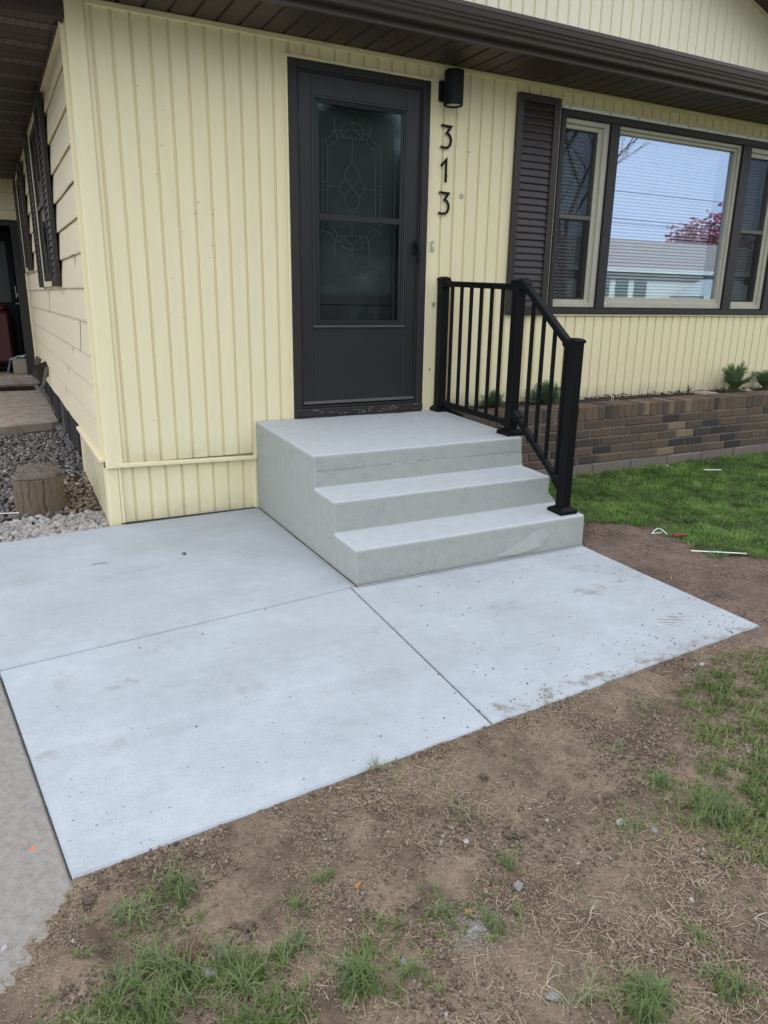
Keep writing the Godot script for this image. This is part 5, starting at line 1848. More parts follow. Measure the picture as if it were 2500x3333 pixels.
func make_stump() -> void:
	var c := Vector3(-.372, .03, -.55)
	var st := S()
	var sides := 300
	var rows := 14
	var f := func(k: int, j: int) -> Vector3:
		var t := TAU * (k % sides) / sides
		var y := lerpf(-.05, .192, j / float(rows))
		var r := .146 + .006 * sin(t * 3 + 1) + .004 * N(cos(t) * 2, sin(t) * 2, 3.0) + .006 * (1 - j / float(rows))
		r += .0025 * N(t * 3, y * 2, 30.0)
		# drying cracks
		for cr in [[1.35, .022, 1.0], [1.95, .014, .7], [.75, .012, .6], [2.6, .012, .8], [.25, .010, .5], [1.65, .008, .9], [1.05, .008, .5], [2.25, .009, .95], [4.0, .01, .9]]:
			var d := absf(wrapf(t - cr[0] - .10 * N(y * 3.0, cr[0], 6.0), -PI, PI))
			if j / float(rows) > 1.0 - cr[2]: r -= cr[1] * exp(-pow(d / .03, 2.0))
		return Vector3(cos(t) * r, y, sin(t) * r)
	st.set_smooth_group(0)
	for k in sides:
		for j in rows:
			var a: Vector3 = f.call(k, j)
			var b: Vector3 = f.call(k + 1, j)
			var d: Vector3 = f.call(k + 1, j + 1)
			var e: Vector3 = f.call(k, j + 1)
			for v in [a, d, b, a, e, d]: st.add_vertex(v)
	st.generate_normals()
	var stump := thing("tree_stump", "weathered cut log standing on the gravel, bark pieces on top", "log", c)
	var m := st.commit()
	var ar := m.surface_get_arrays(0)
	var vv: PackedVector3Array = ar[Mesh.ARRAY_VERTEX]
	var nn: PackedVector3Array = ar[Mesh.ARRAY_NORMAL]
	for i in vv.size():
		if nn[i].dot(Vector3(vv[i].x, 0, vv[i].z)) < 0: nn[i] = -nn[i]
	ar[Mesh.ARRAY_NORMAL] = nn
	m = ArrayMesh.new()
	m.add_surface_from_arrays(Mesh.PRIMITIVE_TRIANGLES, ar)
	obj("log_side", facing(m), M.stump_side, stump)
	st = S()
	for k in sides:
		var a: Vector3 = f.call(k, rows)
		var b: Vector3 = f.call(k + 1, rows)
		tri(st, Vector3(0, .190, 0), a, b, Vector3.UP)
	obj("log_top", st, M.stump_top, stump)
	# two slabs of bark on it
	for i in 2:
		var sb := S()
		var prev := []
		var L: float = [.25, .25][i]
		var W: float = [.115, .05][i]
		sb.set_smooth_group(0)
		for a in 46:
			var cur := []
			for b in 26:
				var u := a / 45.0
				var w := b / 25.0
				var edge := minf(minf(u, 1 - u) * 9.0, minf(w, 1 - w) * 5.0)
				var ridge := absf(N(u * .5 + i * 5.0, w * 2.6, 16.0)) * .050 + .016 * absf(N(u * .9 + i, w * 5.0, 22.0))
				var hgt: float = clampf(edge * 1.6, 0, 1) * ([.034, .018][i] + ridge * [1.0, .6][i])
				var zz := (w - .5) * W * (1.0 + .14 * N(u, i * 3.0 + 1, 6.0)) + .02 * sin(u * 3.0)
				cur.append(Vector3((u - .5) * L * (1 + .08 * N(w, 4.0 + i, 9.0)), hgt + .010 * sin(w * PI) - .002, zz))
			if a > 0:
				for b in 25:
					for v in [prev[b], prev[b + 1], cur[b + 1], prev[b], cur[b + 1], cur[b]]: sb.add_vertex(v)
			prev = cur
		sb.generate_normals()
		var o := obj("bark_piece", fix(sb), M.bark)
		o.position = c + [Vector3(.010, .192, -.045), Vector3(-.012, .192, .052)][i]
		o.rotation.y = [.12, -.06][i]
		tag(o, ["wide slab of furrowed bark lying on the back of the log", "narrow slab of furrowed bark lying on the log's front rim"][i], "bark", "bark pieces on the log")
	st = S()
	bar(st, Vector3(-.62, .035, -.42), Vector3(-.50, .030, -.40), .008, .006, .002)
	tag(obj("white_stick", st, M.white_plastic), "thin whitish stick on the gravel beside the log", "stick")
	st = S()
	cb(st, Vector3(.012, .10, -1.60), Vector3(.012, .12, .30), .003, Basis(Vector3.RIGHT, .25))
	tag(obj("grey_board", st, M.timber_grey), "grey board leaning under the siding behind the skirt", "board")

func blade_clump(n: int, h: float, spread: float, w: float, seed_: int, lean := .6) -> ArrayMesh:
	var r := RandomNumberGenerator.new()
	r.seed = seed_
	var st := S()
	for b in n:
		var yaw := r.randf() * TAU
		var o := Vector3(r.randf_range(-1, 1), 0, r.randf_range(-1, 1)) * spread
		var dir := Vector3(cos(yaw), 0, sin(yaw))
		var side := Vector3(-sin(yaw), 0, cos(yaw))
		var l := h * r.randf_range(.55, 1.15)
		var bend := r.randf_range(.15, lean * 1.7)
		var ww := w * r.randf_range(.6, 1.2)
		var pl := []
		for k in 4:
			var t := k / 3.0
			var p := o + dir * (l * t * sin(bend * t)) + Vector3.UP * (l * t * cos(bend * t))
			var half := ww * .5 * (1.0 - t * t * .95)
			pl.append([p - side * half, p + side * half])
		for k in 3:
			flat(st, pl[k][0], pl[k][1], pl[k + 1][1])
			flat(st, pl[k][0], pl[k + 1][1], pl[k + 1][0])
	return st.commit()

func green(t: float, dry: float) -> Color:
	var c := Color(.078, .130, .024).lerp(Color(.175, .240, .058), t)
	return c.lerp(Color(.36, .31, .19), dry)

func make_lawn() -> void:
	var fine := []
	for i in 4: fine.append(blade_clump(9, .048, .012, .0026, 300 + i, .75))
	var coarse := []
	for i in 4: coarse.append(blade_clump(8, .062, .010, .0036, 320 + i, .85))
	var wf := [[], [], [], []]
	var cf := [[], [], [], []]
	var wc := [[], [], [], []]
	var cc := [[], [], [], []]
	var put := func(x: float, z: float, s: float, to: Array, tc: Array, c: Color) -> void:
		var k := 0
		var b := Basis.from_euler(Vector3(rng.randf_range(-.2, .2), rng.randf() * TAU, rng.randf_range(-.2, .2))).scaled_local(Vector3(s, s, s))
		to[k].append(Transform3D(b, Vector3(x, ground_y(x, z) - .004, z)))
		tc[k].append(c)
	# turf on the right
	for i in 30000:
		var x := rng.randf_range(2.34, 6.4)
		var z := rng.randf_range(.47, 2.75)
		var t := lawn_share(x, z)
		if rng.randf() > t: continue
		var near := clampf((2.75 - x) * 2.0, 0, 1) * clampf((1.7 - z) * 2, 0, 1)
		if near > .1 and rng.randf() < near * .55: continue
		var dry := clampf(near * rng.randf() * 1.2 + (.35 if rng.randf() < .08 else 0.0), 0, .9)
		put.call(x, z, rng.randf_range(.6, 1.1) * (.85 + .5 * clampf(.5 + N(x, z + 7.0, 12.0), 0, 1)), wf, cf, green(clampf(.40 + N(x, z, 6.0) * 1.1 + N(x, z, 22.0) * .8 + rng.randf_range(-.35, .35), 0, 1), dry) * (.75 + .5 * clampf(.5 + N(x + 9.0, z, 15.0) * 1.2, 0, 1)) * Color(.93, 1.16, .85))
	# the wider lawn round the photograph's edge
	for i in 9000:
		var x := rng.randf_range(1.0, 6.5)
		var z := rng.randf_range(2.75, 6.0)
		if z < 4.0 and x < 2.3: continue
		if x < 3.4 and z < 3.0 and rng.randf() < .6: continue
		put.call(x, z, rng.randf_range(.7, 1.2), wf, cf, green(rng.randf(), .2 * rng.randf()))
	# thin grass round the single tufts
	for t in TUFTS:
		var reach: float = t[2] * 1.9 + .02
		for i in int(t[3] * 3.2 + 6):
			var a := rng.randf() * TAU
			var d := reach * sqrt(rng.randf())
			var x: float = t[0] + cos(a) * d
			var z: float = t[1] + sin(a) * d
			if rng.randf() < d / reach * .75 or not soil_density(x, z): continue
			put.call(x, z, rng.randf_range(.35, .75), wc, cc, green(rng.randf(), clampf(float(t[5]) + (.6 if rng.randf() < .3 else 0.05), 0, 1)))
	for i in 900:
		var x := rng.randf_range(-.58, 2.0)
		var z := rng.randf_range(2.8, 3.95)
		if not soil_density(x, z) or N(x, z + 3.0, 7.0) < .12: continue
		put.call(x, z, rng.randf_range(.25, .55), wc, cc, green(rng.randf(), .75 if rng.randf() < .55 else .15))
	for i in 1150:
		var x := -.30 + rng.randfn() * .20
		var z := 3.33 + absf(rng.randfn()) * .13 - .06
		if x > .2 or not soil_density(x, z) or N(x, z, 16.0) < -.12: continue
		put.call(x, z, rng.randf_range(.35, .85), wc, cc, green(rng.randf() * .7, .65 if rng.randf() < .2 else .05))
	# the patchy grass in the foreground on the right
	for i in 9500:
		var x := rng.randf_range(.80, 2.4)
		var z := rng.randf_range(2.78, 4.1)
		var t := lawn_share(x, z)
		if rng.randf() > t * .9: continue
		var yellow := clampf(N(x, z, 8.0) * 1.6 + .25, 0, 1)
		var c := green(rng.randf() * .6, .25 * yellow + (.55 if rng.randf() < .14 else 0.0))
		c = c.lerp(Color(.20, .22, .055), yellow * .5)
		put.call(x, z, rng.randf_range(.5, .95), wc, cc, c)
	for k in 1:
		many("lawn_grass", fine[k], M.grass, wf[k], cf[k])
		many("meadow_grass", coarse[k], M.grass, wc[k], cc[k])

const TUFTS := [
	[-.40, 3.27, .105, 64, .075, .02, "large tuft of long green grass at the lower left, by the walkway"],
		[-.30, 3.02, .055, 22, .060, .06, "loose grass tuft between the patio's near corner and the large tuft"],
		[-.41, 3.06, .05, 12, .062, .15, "sparse grass tuft near the patio's lower left corner"],
		[-.24, 3.36, .060, 18, .070, .05, "grass tuft right of the large lower left tuft"],
		[-.24, 3.25, .035, 8, .065, .10, "few grass blades beside the reddish clods"],
		[.046, 3.138, .016, 7, .038, .05, "tiny upright green tuft beside the orange leaf"],
		[-.056, 3.19, .018, 5, .035, .15, "tiny flat tuft left of the upright one"],
		[.36, 2.815, .035, 10, .045, .6, "dry pale tuft at the patio's front edge"],
		[-.01, 3.43, .050, 22, .075, .03, "grass tuft at the bottom edge, left of the middle"],
		[.11, 3.46, .030, 8, .05, .1, "low sprigs of grass at the bottom edge near the middle"],
		[-.105, 3.30, .035, 9, .060, .1, "short arching blades left of the middle foreground"],
		[1.122, 3.413, .075, 60, .060, .02, "dense dark green tuft at the grass patch's left edge"],
		[1.081, 3.25, .030, 22, .045, .02, "small dark green tuft standing alone by the grass patch"],
		[.861, 3.345, .050, 12, .050, .15, "thin tuft beside the white stones in the soil"],
		[.252, 3.375, .045, 18, .042, .08, "grass tuft just left of the white dust patch"],
		[.338, 3.44, .038, 14, .040, .05, "grass tuft just right of the white dust patch"],
		[.476, 3.30, .028, 10, .040, .08, "small tuft above the white dust patch"],
		[.494, 3.75, .055, 34, .065, .04, "tuft of green grass at the bottom edge, right of the middle"],
		[.671, 3.80, .040, 14, .055, .06, "small tuft at the bottom edge towards the right"],
		[.734, 3.68, .022, 7, .040, .05, "tiny tuft in the dry roots at the lower right"],
		[.406, 3.68, .032, 12, .050, .55, "greyish dry tuft at the bottom edge beside the straw"],
		[.479, 3.10, .030, 7, .040, .5, "pale dry tuft in the middle of the soil"],
		[1.096, 3.056, .03, 6, .04, .35, "thin yellowish tuft below the patio's right part"],
		[1.34, 2.93, .045, 10, .04, .3, "yellow green sprigs between the patio and the grass patch"],
	]

func make_tufts() -> void:
	# single tufts that stand by themselves in the bare soil: x, z, radius, number of clumps, blade length, how dry
	var spots := TUFTS
	for i in spots.size():
		var s: Array = spots[i]
		var st: SurfaceTool = S()
		var r := RandomNumberGenerator.new()
		r.seed = 900 + i
		var base := Vector3(s[0], ground_y(s[0], s[1]), s[1])
		var n: int = s[3]
		for k in n:
			var a := r.randf() * TAU
			var d := sqrt(r.randf()) * float(s[2])
			var m := blade_clump(6, s[4], .005, .0040 if s[4] > .058 else .0028, 7000 + i * 100 + k, .8)
			var off := Vector3(cos(a) * d, 0, sin(a) * d)
			off.y = ground_y(s[0] + off.x, s[1] + off.z) - base.y - .003
			var out := Basis(Vector3(sin(a), 0, -cos(a)), -d / float(s[2]) * .5)
			st.append_from(m, 0, Transform3D(out * Basis(Vector3.UP, r.randf() * TAU), off))
		var key := "tuft%d" % int(float(s[5]) * 10)
		if not M.has(key):
			var c := green(.25, s[5])
			var mm := mat(key, Color(c.r, c.g, c.b).linear_to_srgb(), .6)
			mm.backlight_enabled = true
			mm.backlight = Color(.5, .5, .5)
		var o := obj("grass_tuft", st, M[key])
		o.position = base
		tag(o, s[6], "grass tuft", "grass tufts in the bare soil")

func top_y(x: float, z: float) -> float:
	var y := ground_y(x, z)
	return maxf(y, slab_y(x, z) - .006) if x < walk_edge(z) else y

func soil_density(x: float, z: float) -> bool:
	if x < 2.35 and z < front_z(x) + .003 and x > walk_edge(z): return false
	if x < walk_edge(z) and spill(x, z) < .0:
		return hash(Vector2(x, z)) % 1000 < 260.0 * exp(spill(x, z) * 22.0)
	return true

func make_crumbs() -> void:
	# clods and crumbs of soil
	var ms := []
	for i in 4: ms.append(crumb_mesh(400 + i, 1.0))
	var wh := [[], [], [], []]
	var cl := [[], [], [], []]
	var count := 0
	for i in 190000:
		var x := rng.randf_range(-.85, 2.2)
		var z := 2.66 + pow(rng.randf(), 1.0) * 1.35
		if i % 6 == 0:
			x = rng.randf_range(2.33, 3.6)
			z = rng.randf_range(1.25, 2.8)
		if not soil_density(x, z): continue
		var d := N(x, z, 7.0) * 1.2 + N(x, z, 22.0) * .9
		if rng.randf() > clampf(.55 + d * 1.5, .16, 1.0): continue
		var s := .0011 + pow(rng.randf(), 5.0) * .0056 * clampf(.7 + d, .5, 1.3)
		if x > 2.33 and z < 2.7: s *= .8
		var k := 0
		wh[k].append(Transform3D(Basis.from_euler(Vector3(rng.randf() * TAU, rng.randf() * TAU, 0)).scaled(Vector3.ONE * s), Vector3(x, top_y(x, z) + s * .35, z)))
		var t := rng.randf()
		var c := Color(.086, .061, .042).lerp(Color(.255, .19, .13), t)
		if rng.randf() < .035: c = Color(.30, .27, .24) * (.6 + t * .6)
		cl[k].append(c)
	# crumbs dropped on the new concrete
	for i in 420:
		var x := rng.randf_range(.95, 2.33) if i % 3 else rng.randf_range(-.5, 2.3)
		var z := rng.randf_range(1.55, 2.7) if i % 2 else front_z(x) - absf(rng.randfn()) * .14 - .01
		if z < 1.53 and x > .9 or z > front_z(x) - .004 or z < .1: continue
		var s := .0011 + pow(rng.randf(), 3.0) * .0032
		var k := 0
		wh[k].append(Transform3D(Basis.from_euler(Vector3(rng.randf() * TAU, rng.randf() * TAU, 0)).scaled(Vector3.ONE * s), Vector3(x, slab_y(x, z) + s * .5, z)))
		cl[k].append(Color(.04, .032, .026).lerp(Color(.16, .12, .09), pow(rng.randf(), 2.0)))
	for k in 1: many("soil_crumbs", ms[k], M.crumb, wh[k], cl[k])
	# dead roots, chaff and straw
	var sm := []
	for i in 4:
		var st := S()
		var r := RandomNumberGenerator.new()
		r.seed = 440 + i
		var l := 1.0
		var p := [Vector3(-.5 * l, 0, 0), Vector3(-.15, .05, r.randf_range(-.12, .12)), Vector3(.2, .04, r.randf_range(-.18, .18)), Vector3(.5 * l, -.02, r.randf_range(-.2, .2))]
		for k in 3:
			quad(st, p[k] + Vector3(0, 0, .05), p[k] + Vector3(0, 0, -.05), p[k + 1] + Vector3(0, 0, -.05), p[k + 1] + Vector3(0, 0, .05), Vector3.UP)
			quad(st, p[k] + Vector3(0, .05, 0), p[k] + Vector3(0, -.05, 0), p[k + 1] + Vector3(0, -.05, 0), p[k + 1] + Vector3(0, .05, 0), Vector3.BACK)
		sm.append(st.commit())
	wh = [[], [], [], []]
	cl = [[], [], [], []]
	for i in 210000:
		var x := rng.randf_range(-.8, 2.2)
		var z := 2.68 + rng.randf() * 1.35
		if i % 9 == 0:
			x = rng.randf_range(2.33, 3.6)
			z = rng.randf_range(1.2, 2.8)
		if not soil_density(x, z): continue
		var d := N(x + 40.0, z, 6.0) * 1.3 + N(x + 40.0, z, 20.0) * .9 + clampf(x * .12, -.1, .12) + clampf((z - 3.2) * .3, -.05, .15)
		if rng.randf() > clampf(.32 + d * 1.3, .08, 1.0): continue
		var l := rng.randf_range(.003, .0085)
		var wd := l * .20
		if rng.randf() < (.035 + .09 * smoothstep(.3, .9, x) * smoothstep(3.3, 3.6, z)) and (x > .2 or z > 3.3):
			l = rng.randf_range(.018, .05)
			wd = .0022
		var k := 0
		var b := Basis.from_euler(Vector3(rng.randf_range(-.35, .35), rng.randf() * TAU, rng.randf_range(-.3, .3))) * Basis.from_scale(Vector3(l, wd * 6.0, wd * 6.0))
		wh[k].append(Transform3D(b, Vector3(x, top_y(x, z) + .0018 + rng.randf() * .002, z)))
		var t := rng.randf()
		cl[k].append(Color(.28, .21, .135).lerp(Color(.62, .50, .35), t))
	for k in 1: many("straw_bits", sm[k], M.straw, wh[k], cl[k])
	# pale lime dust on the soil
	wh = []
	cl = []
	for i in 2600:
		var a := rng.randf() * TAU
		var d := absf(rng.randfn()) * .042
		var x := .270 + cos(a) * d * 1.0 + (.02 if i % 3 == 0 else .0)
		var z := 3.435 + sin(a) * d * .9 - (.05 if i % 5 == 0 else .0)
		var s := rng.randf_range(.0006, .0017)
		wh.append(Transform3D(Basis.from_euler(Vector3(rng.randf() * TAU, rng.randf() * TAU, 0)).scaled(Vector3.ONE * s), Vector3(x, ground_y(x, z) + .001, z)))
		cl.append(Color(.46, .44, .42) * rng.randf_range(.5, 1.1))
	many("lime_dust", ms[0], M.crumb, wh, cl)

func make_litter() -> void:
	var gy := func(x: float, z: float) -> float: return ground_y(x, z)
	# clods and stones one can pick out
	var cl := [[-.172, 3.191, .016, "round brown clod of soil left of the middle foreground"], [-.31, 3.205, .034, "large reddish crumbling clod by the lower left grass"], [-.34, 3.23, .022, "smaller clod in front of the reddish one"], [-.483, 2.955, .020, "dark clod at the patio's lower left corner"], [-.45, 2.93, .014, "small dark clod near the patio's lower left corner"], [.626, 2.985, .014, "clod in the soil below the middle joint"], [.548, 3.222, .020, "large rough clod in the middle of the soil"], [.58, 3.235, .013, "small clod beside the large rough one"], [.901, 3.225, .017, "clod to the right among loose soil"], [.86, 3.215, .012, "small clod left of the right-hand clod"], [-.20, 3.17, .010, "pea-sized clod beside the round brown one"]]
	for i in cl.size():
		var c: Array = cl[i]
		var cs := S()
		var rr := RandomNumberGenerator.new()
		rr.seed = 500 + i
		var size: float = c[2]
		cs.append_from(pebble_mesh(500 + i, Vector3(1.0, .62, .9) * size * .8, .34, 14, 9), 0, Transform3D())
		for q in 46:
			var dir := Vector3(rr.randfn(), absf(rr.randfn()) * .8 - .1, rr.randfn()).normalized()
			var far: float = .78 if q < 30 else rr.randf_range(.9, 1.5)
			var at := dir * Vector3(1.0, .62, .9) * size * far
			if q >= 30: at.y = -size * .22
			cs.append_from(crumb_mesh(600 + q % 7, size * rr.randf_range(.10, .30)), 0, Transform3D(Basis.from_euler(Vector3(rr.randf() * 6, rr.randf() * 6, 0)), at))
		var co := obj("soil_clod", cs, M.clod_red if c[3].contains("reddish") else M.clod)
		co.position = Vector3(c[0], gy.call(c[0], c[1]) + size * .25, c[1])
		tag(co, c[3], "clod", "clods in the bare soil")
	var stn := [[1.806, 2.80, .010, 0, "white pebble on the soil beyond the patio's right corner"], [.426, 3.192, .008, 0, "small white pebble in the middle of the soil"], [.85, 3.321, .011, 0, "white stone in the thin tuft to the right"], [.907, 3.388, .010, 1, "grey stone right of the white stone"], [.457, 3.375, .013, 1, "pale grey stone above the lime dust"], [.301, 3.386, .008, 2, "small orange-tan pebble by the lime dust"], [.803, 3.60, .007, 0, "little white pebble at the lower right"], [.335, 3.645, .012, 1, "grey pebble at the bottom beside the straw"], [-.665, 3.016, .008, 0, "pale pebble on the old walkway at the left edge"], [-.283, 3.275, .014, 1, "pale flat stone in the grass at the lower left"], [.262, .70, .010, 3, "dark brown pebble alone on the upper patio panel"], [-.02, 3.38, .008, 1, "small grey pebble near the bottom middle"], [.10, 3.43, .009, 1, "grey pebble in the soil at the bottom middle"]]
	for i in stn.size():
		var c: Array = stn[i]
		var m: Material = [M.white_stone, M.stone_grey, M.orange_stone, M.clod][c[3]]
		var y: float = gy.call(c[0], c[1]) + c[2] * .4
		if c[1] < 2.0: y = slab_y(c[0], c[1]) + c[2] * .5
		if c[0] < -.6: y = slab_y(c[0], c[1]) - .006 + c[2] * .6
		stone(Vector3(c[0], y, c[1]), Vector3(1.15, .7, .85) * float(c[2]), 560 + i, m, c[4], "pebbles lying about", "pebble", "pebble")
	# fallen leaves and scraps
	var leaf := func(at: Vector3, s: float, m: Material, yaw: float, label: String, called: String, cat: String) -> void:
		var st := S()
		var out := []
		for k in 12:
			var t := TAU * k / 12
			var rr := s * (1.0 + .15 * sin(3 * t)) * (1.0 if absf(cos(t)) < .9 else 1.25)
			out.append(Vector3(cos(t) * rr, s * .25 * sin(t * 2 + .6) + .002, sin(t) * rr * .62))
		for k in 12: tri(st, Vector3(0, .001, 0), out[k], out[(k + 1) % 12], Vector3.UP)
		var o := obj(called, st, m)
		o.position = at
		o.rotation.y = yaw
		tag(o, label, cat)
	leaf.call(Vector3(.102, gy.call(.102, 3.2) + .004, 3.2), .011, M.leaf_orange, .6, "orange brown dead leaf on the soil", "dead_leaf", "leaf")
	leaf.call(Vector3(4.03, gy.call(4.03, .62) + .05, .62), .03, M.stone_tan, 1.0, "tan dead leaf on the lawn before the planter", "dead_leaf", "leaf")
	var st := S()
	cb(st, Vector3(0, .002, 0), Vector3(.014, .003, .010), .0006, Basis(Vector3.UP, .5))
	var oc := obj("orange_chip", st, M.orange_plastic)
	oc.position = Vector3(-.593, slab_y(-.59, 2.715) - .006, 2.715)
	tag(oc, "tiny orange plastic chip on the old walkway", "chip")
	# bent white strap
	st = S()
	var sp := [Vector3(0, .0, 0), Vector3(.035, .012, -.012), Vector3(.06, .022, -.012), Vector3(.072, .018, .006), Vector3(.076, .0, .045)]
	for k in 4: bar(st, sp[k], sp[k + 1], .006, .003, .001)
	bar(st, Vector3(.0, .002, .004), Vector3(.06, .003, .02), .005, .003, .001)
	var so := obj("white_strap", st, M.white_plastic)
	so.position = Vector3(2.79, gy.call(2.8, 1.63) + .006, 1.625)
	tag(so, "bent white plastic strap on the soil at the lawn's edge", "strap")
	st = S()
	cb(st, Vector3(0, .008, 0), Vector3(.085, .014, .026), .004)
	cb(st, Vector3(-.036, .005, .010), Vector3(.02, .010, .02), .002)
	var rd := obj("red_clip", st, M.red_plastic)
	rd.position = Vector3(2.93, gy.call(2.93, 1.71) + .018, 1.71)
	rd.rotation.y = -.3
	tag(rd, "small dark red plastic piece in the grass edge", "clip")
	st = S()
	bar(st, Vector3(2.77, gy.call(2.77, 1.925) + .022, 1.925), Vector3(3.045, gy.call(3.045, 2.07) + .022, 2.07), .009, .006, .002)
	tag(obj("white_rod", st, M.white_plastic), "thin white rod lying along the lawn's edge", "rod")
	st = S()
	bar(st, Vector3(4.26, gy.call(4.26, .78) + .045, .78), Vector3(4.39, gy.call(4.39, .83) + .047, .83), .016, .004, .001)
	tag(obj("white_strip", st, M.white_plastic), "short white strip lying on the lawn before the planter", "strip")
	# straw stalks by the bottom edge
	var stalks := [["folded pale straw stalks at the bottom edge, by the grey pebble", Vector2(.345, 3.615), .075, 5, 31], ["small fan of pale dry blades right of the lime dust", Vector2(.56, 3.515), .05, 6, 32], ["loose pale straws across the dry soil at the lower right", Vector2(.90, 3.70), .07, 5, 33]]
	for q in stalks:
		var rr := RandomNumberGenerator.new()
		rr.seed = q[4]
		st = S()
		var c: Vector2 = q[1]
		for k in int(q[3]):
			var yaw := rr.randf_range(-.9, .9) + (0.0 if k % 2 else 1.6)
			var len: float = float(q[2]) * rr.randf_range(.5, 1.0)
			var pts := PackedVector3Array()
			for e in 5:
				var t := e / 4.0
				var p := c + Vector2(cos(yaw + t * rr.randf_range(.1, .5)), sin(yaw + t * .3)) * len * t
				pts.append(Vector3(p.x, gy.call(p.x, p.y) + .003 + .010 * sin(t * 3.0) * rr.randf_range(.3, 1.0), p.y))
			tube(st, pts, [.0011, .0010, .0009, .0007, .0004], 5)
		tag(obj("straw_stalk", st, M.straw_pale), q[0], "straw")
	# loose twig on the patio
	st = S()
	tube(st, PackedVector3Array([Vector3(-.045, .002, .008), Vector3(-.02, .004, -.004), Vector3(.02, .003, .0), Vector3(.03, .003, .012)]), [.0012], 5)
	var tw := obj("twig", st, M.timber_dark)
	tw.position = Vector3(-.16, slab_y(-.16, .68), .66)
	tag(tw, "thin bent twig on the upper patio panel", "twig")

# ---------------------------------------------------------------- across the street (seen in the window panes)
func make_neighbours() -> void:
	var h := thing("neighbour_house", "low white house with a grey roof across the street, mirrored in the picture window", "house", Vector3(33, -.1, 29))
	box("wall", Vector3(-9, 0, 0), Vector3(15, 3.3, 8), M.white_wall, h)
	var st := S()
	extrude(st, [Vector2(-.7, 3.2), Vector2(4, 5.2), Vector2(8.7, 3.2), Vector2(8.7, 3.4), Vector2(4, 5.45), Vector2(-.7, 3.4)], "x", -9.6, 15.6, true, true)
	obj("roof", st, M.roof_far, h)
	box("fascia", Vector3(-9.6, 3.18, -.74), Vector3(15.6, 3.4, -.70), M.white_wall, h)
	for x in [-7.4, -5.0, -2.9, -1.4, .1, 1.6, 9.8, 11.6]:
		box("window", Vector3(x - .5, 1.0, -.04), Vector3(x + .5, 2.8, -.01), M.window_far, h)
	st = S()
	extrude(st, [Vector2(3.4, 0), Vector2(3.4, 1.9), Vector2(6.0, 2.9), Vector2(8.6, 1.9), Vector2(8.6, 0)], "z", -3.2, -.75, true, true)
	obj("garage_wing", st, M.white_wall, h)
	# trees
	for t in [[6.2, 13.5, 7.5, 2.4], [9.0, 15.5, 9.5, 2.8], [11.6, 14.2, 8.0, 2.4], [7.4, 18.0, 10.5, 3.0], [3.6, 15.5, 8.5, 2.6], [11.0, 19.0, 10.5, 3.2]]:
		conifer(Vector3(t[0], -.12, t[1]), t[2], t[3])
	blossom(Vector3(56.5, -1.2, 40))
	bare_tree(Vector3(15.2, -.12, 13.6), 9.0, 21)
	bare_tree(Vector3(12.4, -.12, 12.2), 10.0, 22)
	# poles and wires along the street
	for x in [-14.0, 84.0]:
		var p := thing("utility_pole", "wooden utility pole far along the street" if x < 0 else "wooden utility pole at the far right end of the street", "utility pole", Vector3(x, -.1, 26.2))
		st = S()
		tube(st, PackedVector3Array([Vector3.ZERO, Vector3(0, 8.2, 0)]), [.16, .11], 10)
		obj("pole", st, M.tree_bark, p)
		box("crossarm", Vector3(-.06, 7.2, -.9), Vector3(.06, 7.32, .9), M.tree_bark, p)
	for w in [[7.3, -.7, .5], [6.5, 0.0, .9], [6.1, .1, .7]]:
		st = S()
		var pts := PackedVector3Array()
		for k in 25:
			var t := k / 24.0
			pts.append(Vector3(lerpf(-14, 84, t), w[0] - w[2] * 4.0 * t * (1 - t), 26.2 + w[1]))
		tube(st, pts, [.013], 5, false)
		tag(obj("overhead_wire", st, M.black_matt), "overhead utility wire across the street, " + ("highest" if w[0] > 7 else ("middle one" if w[0] > 6.3 else "lowest")), "wire", "overhead wires")

func conifer(at: Vector3, h: float, r: float) -> void:
	var t := thing("spruce_tree", "dark dense spruce across the lawn, mirrored in the door glass, %s" % ["nearest to the house", "tall one in the middle", "one on the right", "tallest, at the back", "one on the left", "one at the back right"][conifers], "tree", at, 0, "spruces across the lawn")
	conifers += 1
	var st := S()
	tube(st, PackedVector3Array([Vector3.ZERO, Vector3(0, h * .95, 0)]), [.18, .02], 8)
	obj("trunk", st, M.tree_bark, t)
	var w := []
	var c := []
	for i in 9000:
		var y := pow(rng.randf(), 1.35)
		var rad := r * (1.0 - y) * (.82 + .25 * sin(y * 60.0 + i % 3)) + .05
		var a := rng.randf() * TAU
		var d := rad * sqrt(rng.randf_range(.35, 1.0))
		var s := rng.randf_range(.24, .46)
		w.append(Transform3D(Basis.from_euler(Vector3(rng.randf_range(-.7, .3), a, rng.randf_range(-.5, .5))).scaled(Vector3.ONE * s), Vector3(sin(a) * d, .35 + y * (h - .4), cos(a) * d)))
		c.append(Color(.026, .042, .032).lerp(Color(.060, .085, .058), rng.randf()))
	many("crown", spray_mesh(), M.conifer, w, c, t)

var conifers := 0
var spray: ArrayMesh
func spray_mesh() -> ArrayMesh:
	if spray: return spray
	var st := S()
	for k in 7:
		var a := (k - 3) * .38
		var d := Vector3(sin(a), -.15, cos(a))
		var s := Vector3(cos(a), 0, -sin(a)) * .09
		flat(st, -s * .5, d + Vector3(0, .1, 0), s * .5)
		flat(st, -s, d * .6 + s * 2.0, s)
	spray = st.commit()
	return spray

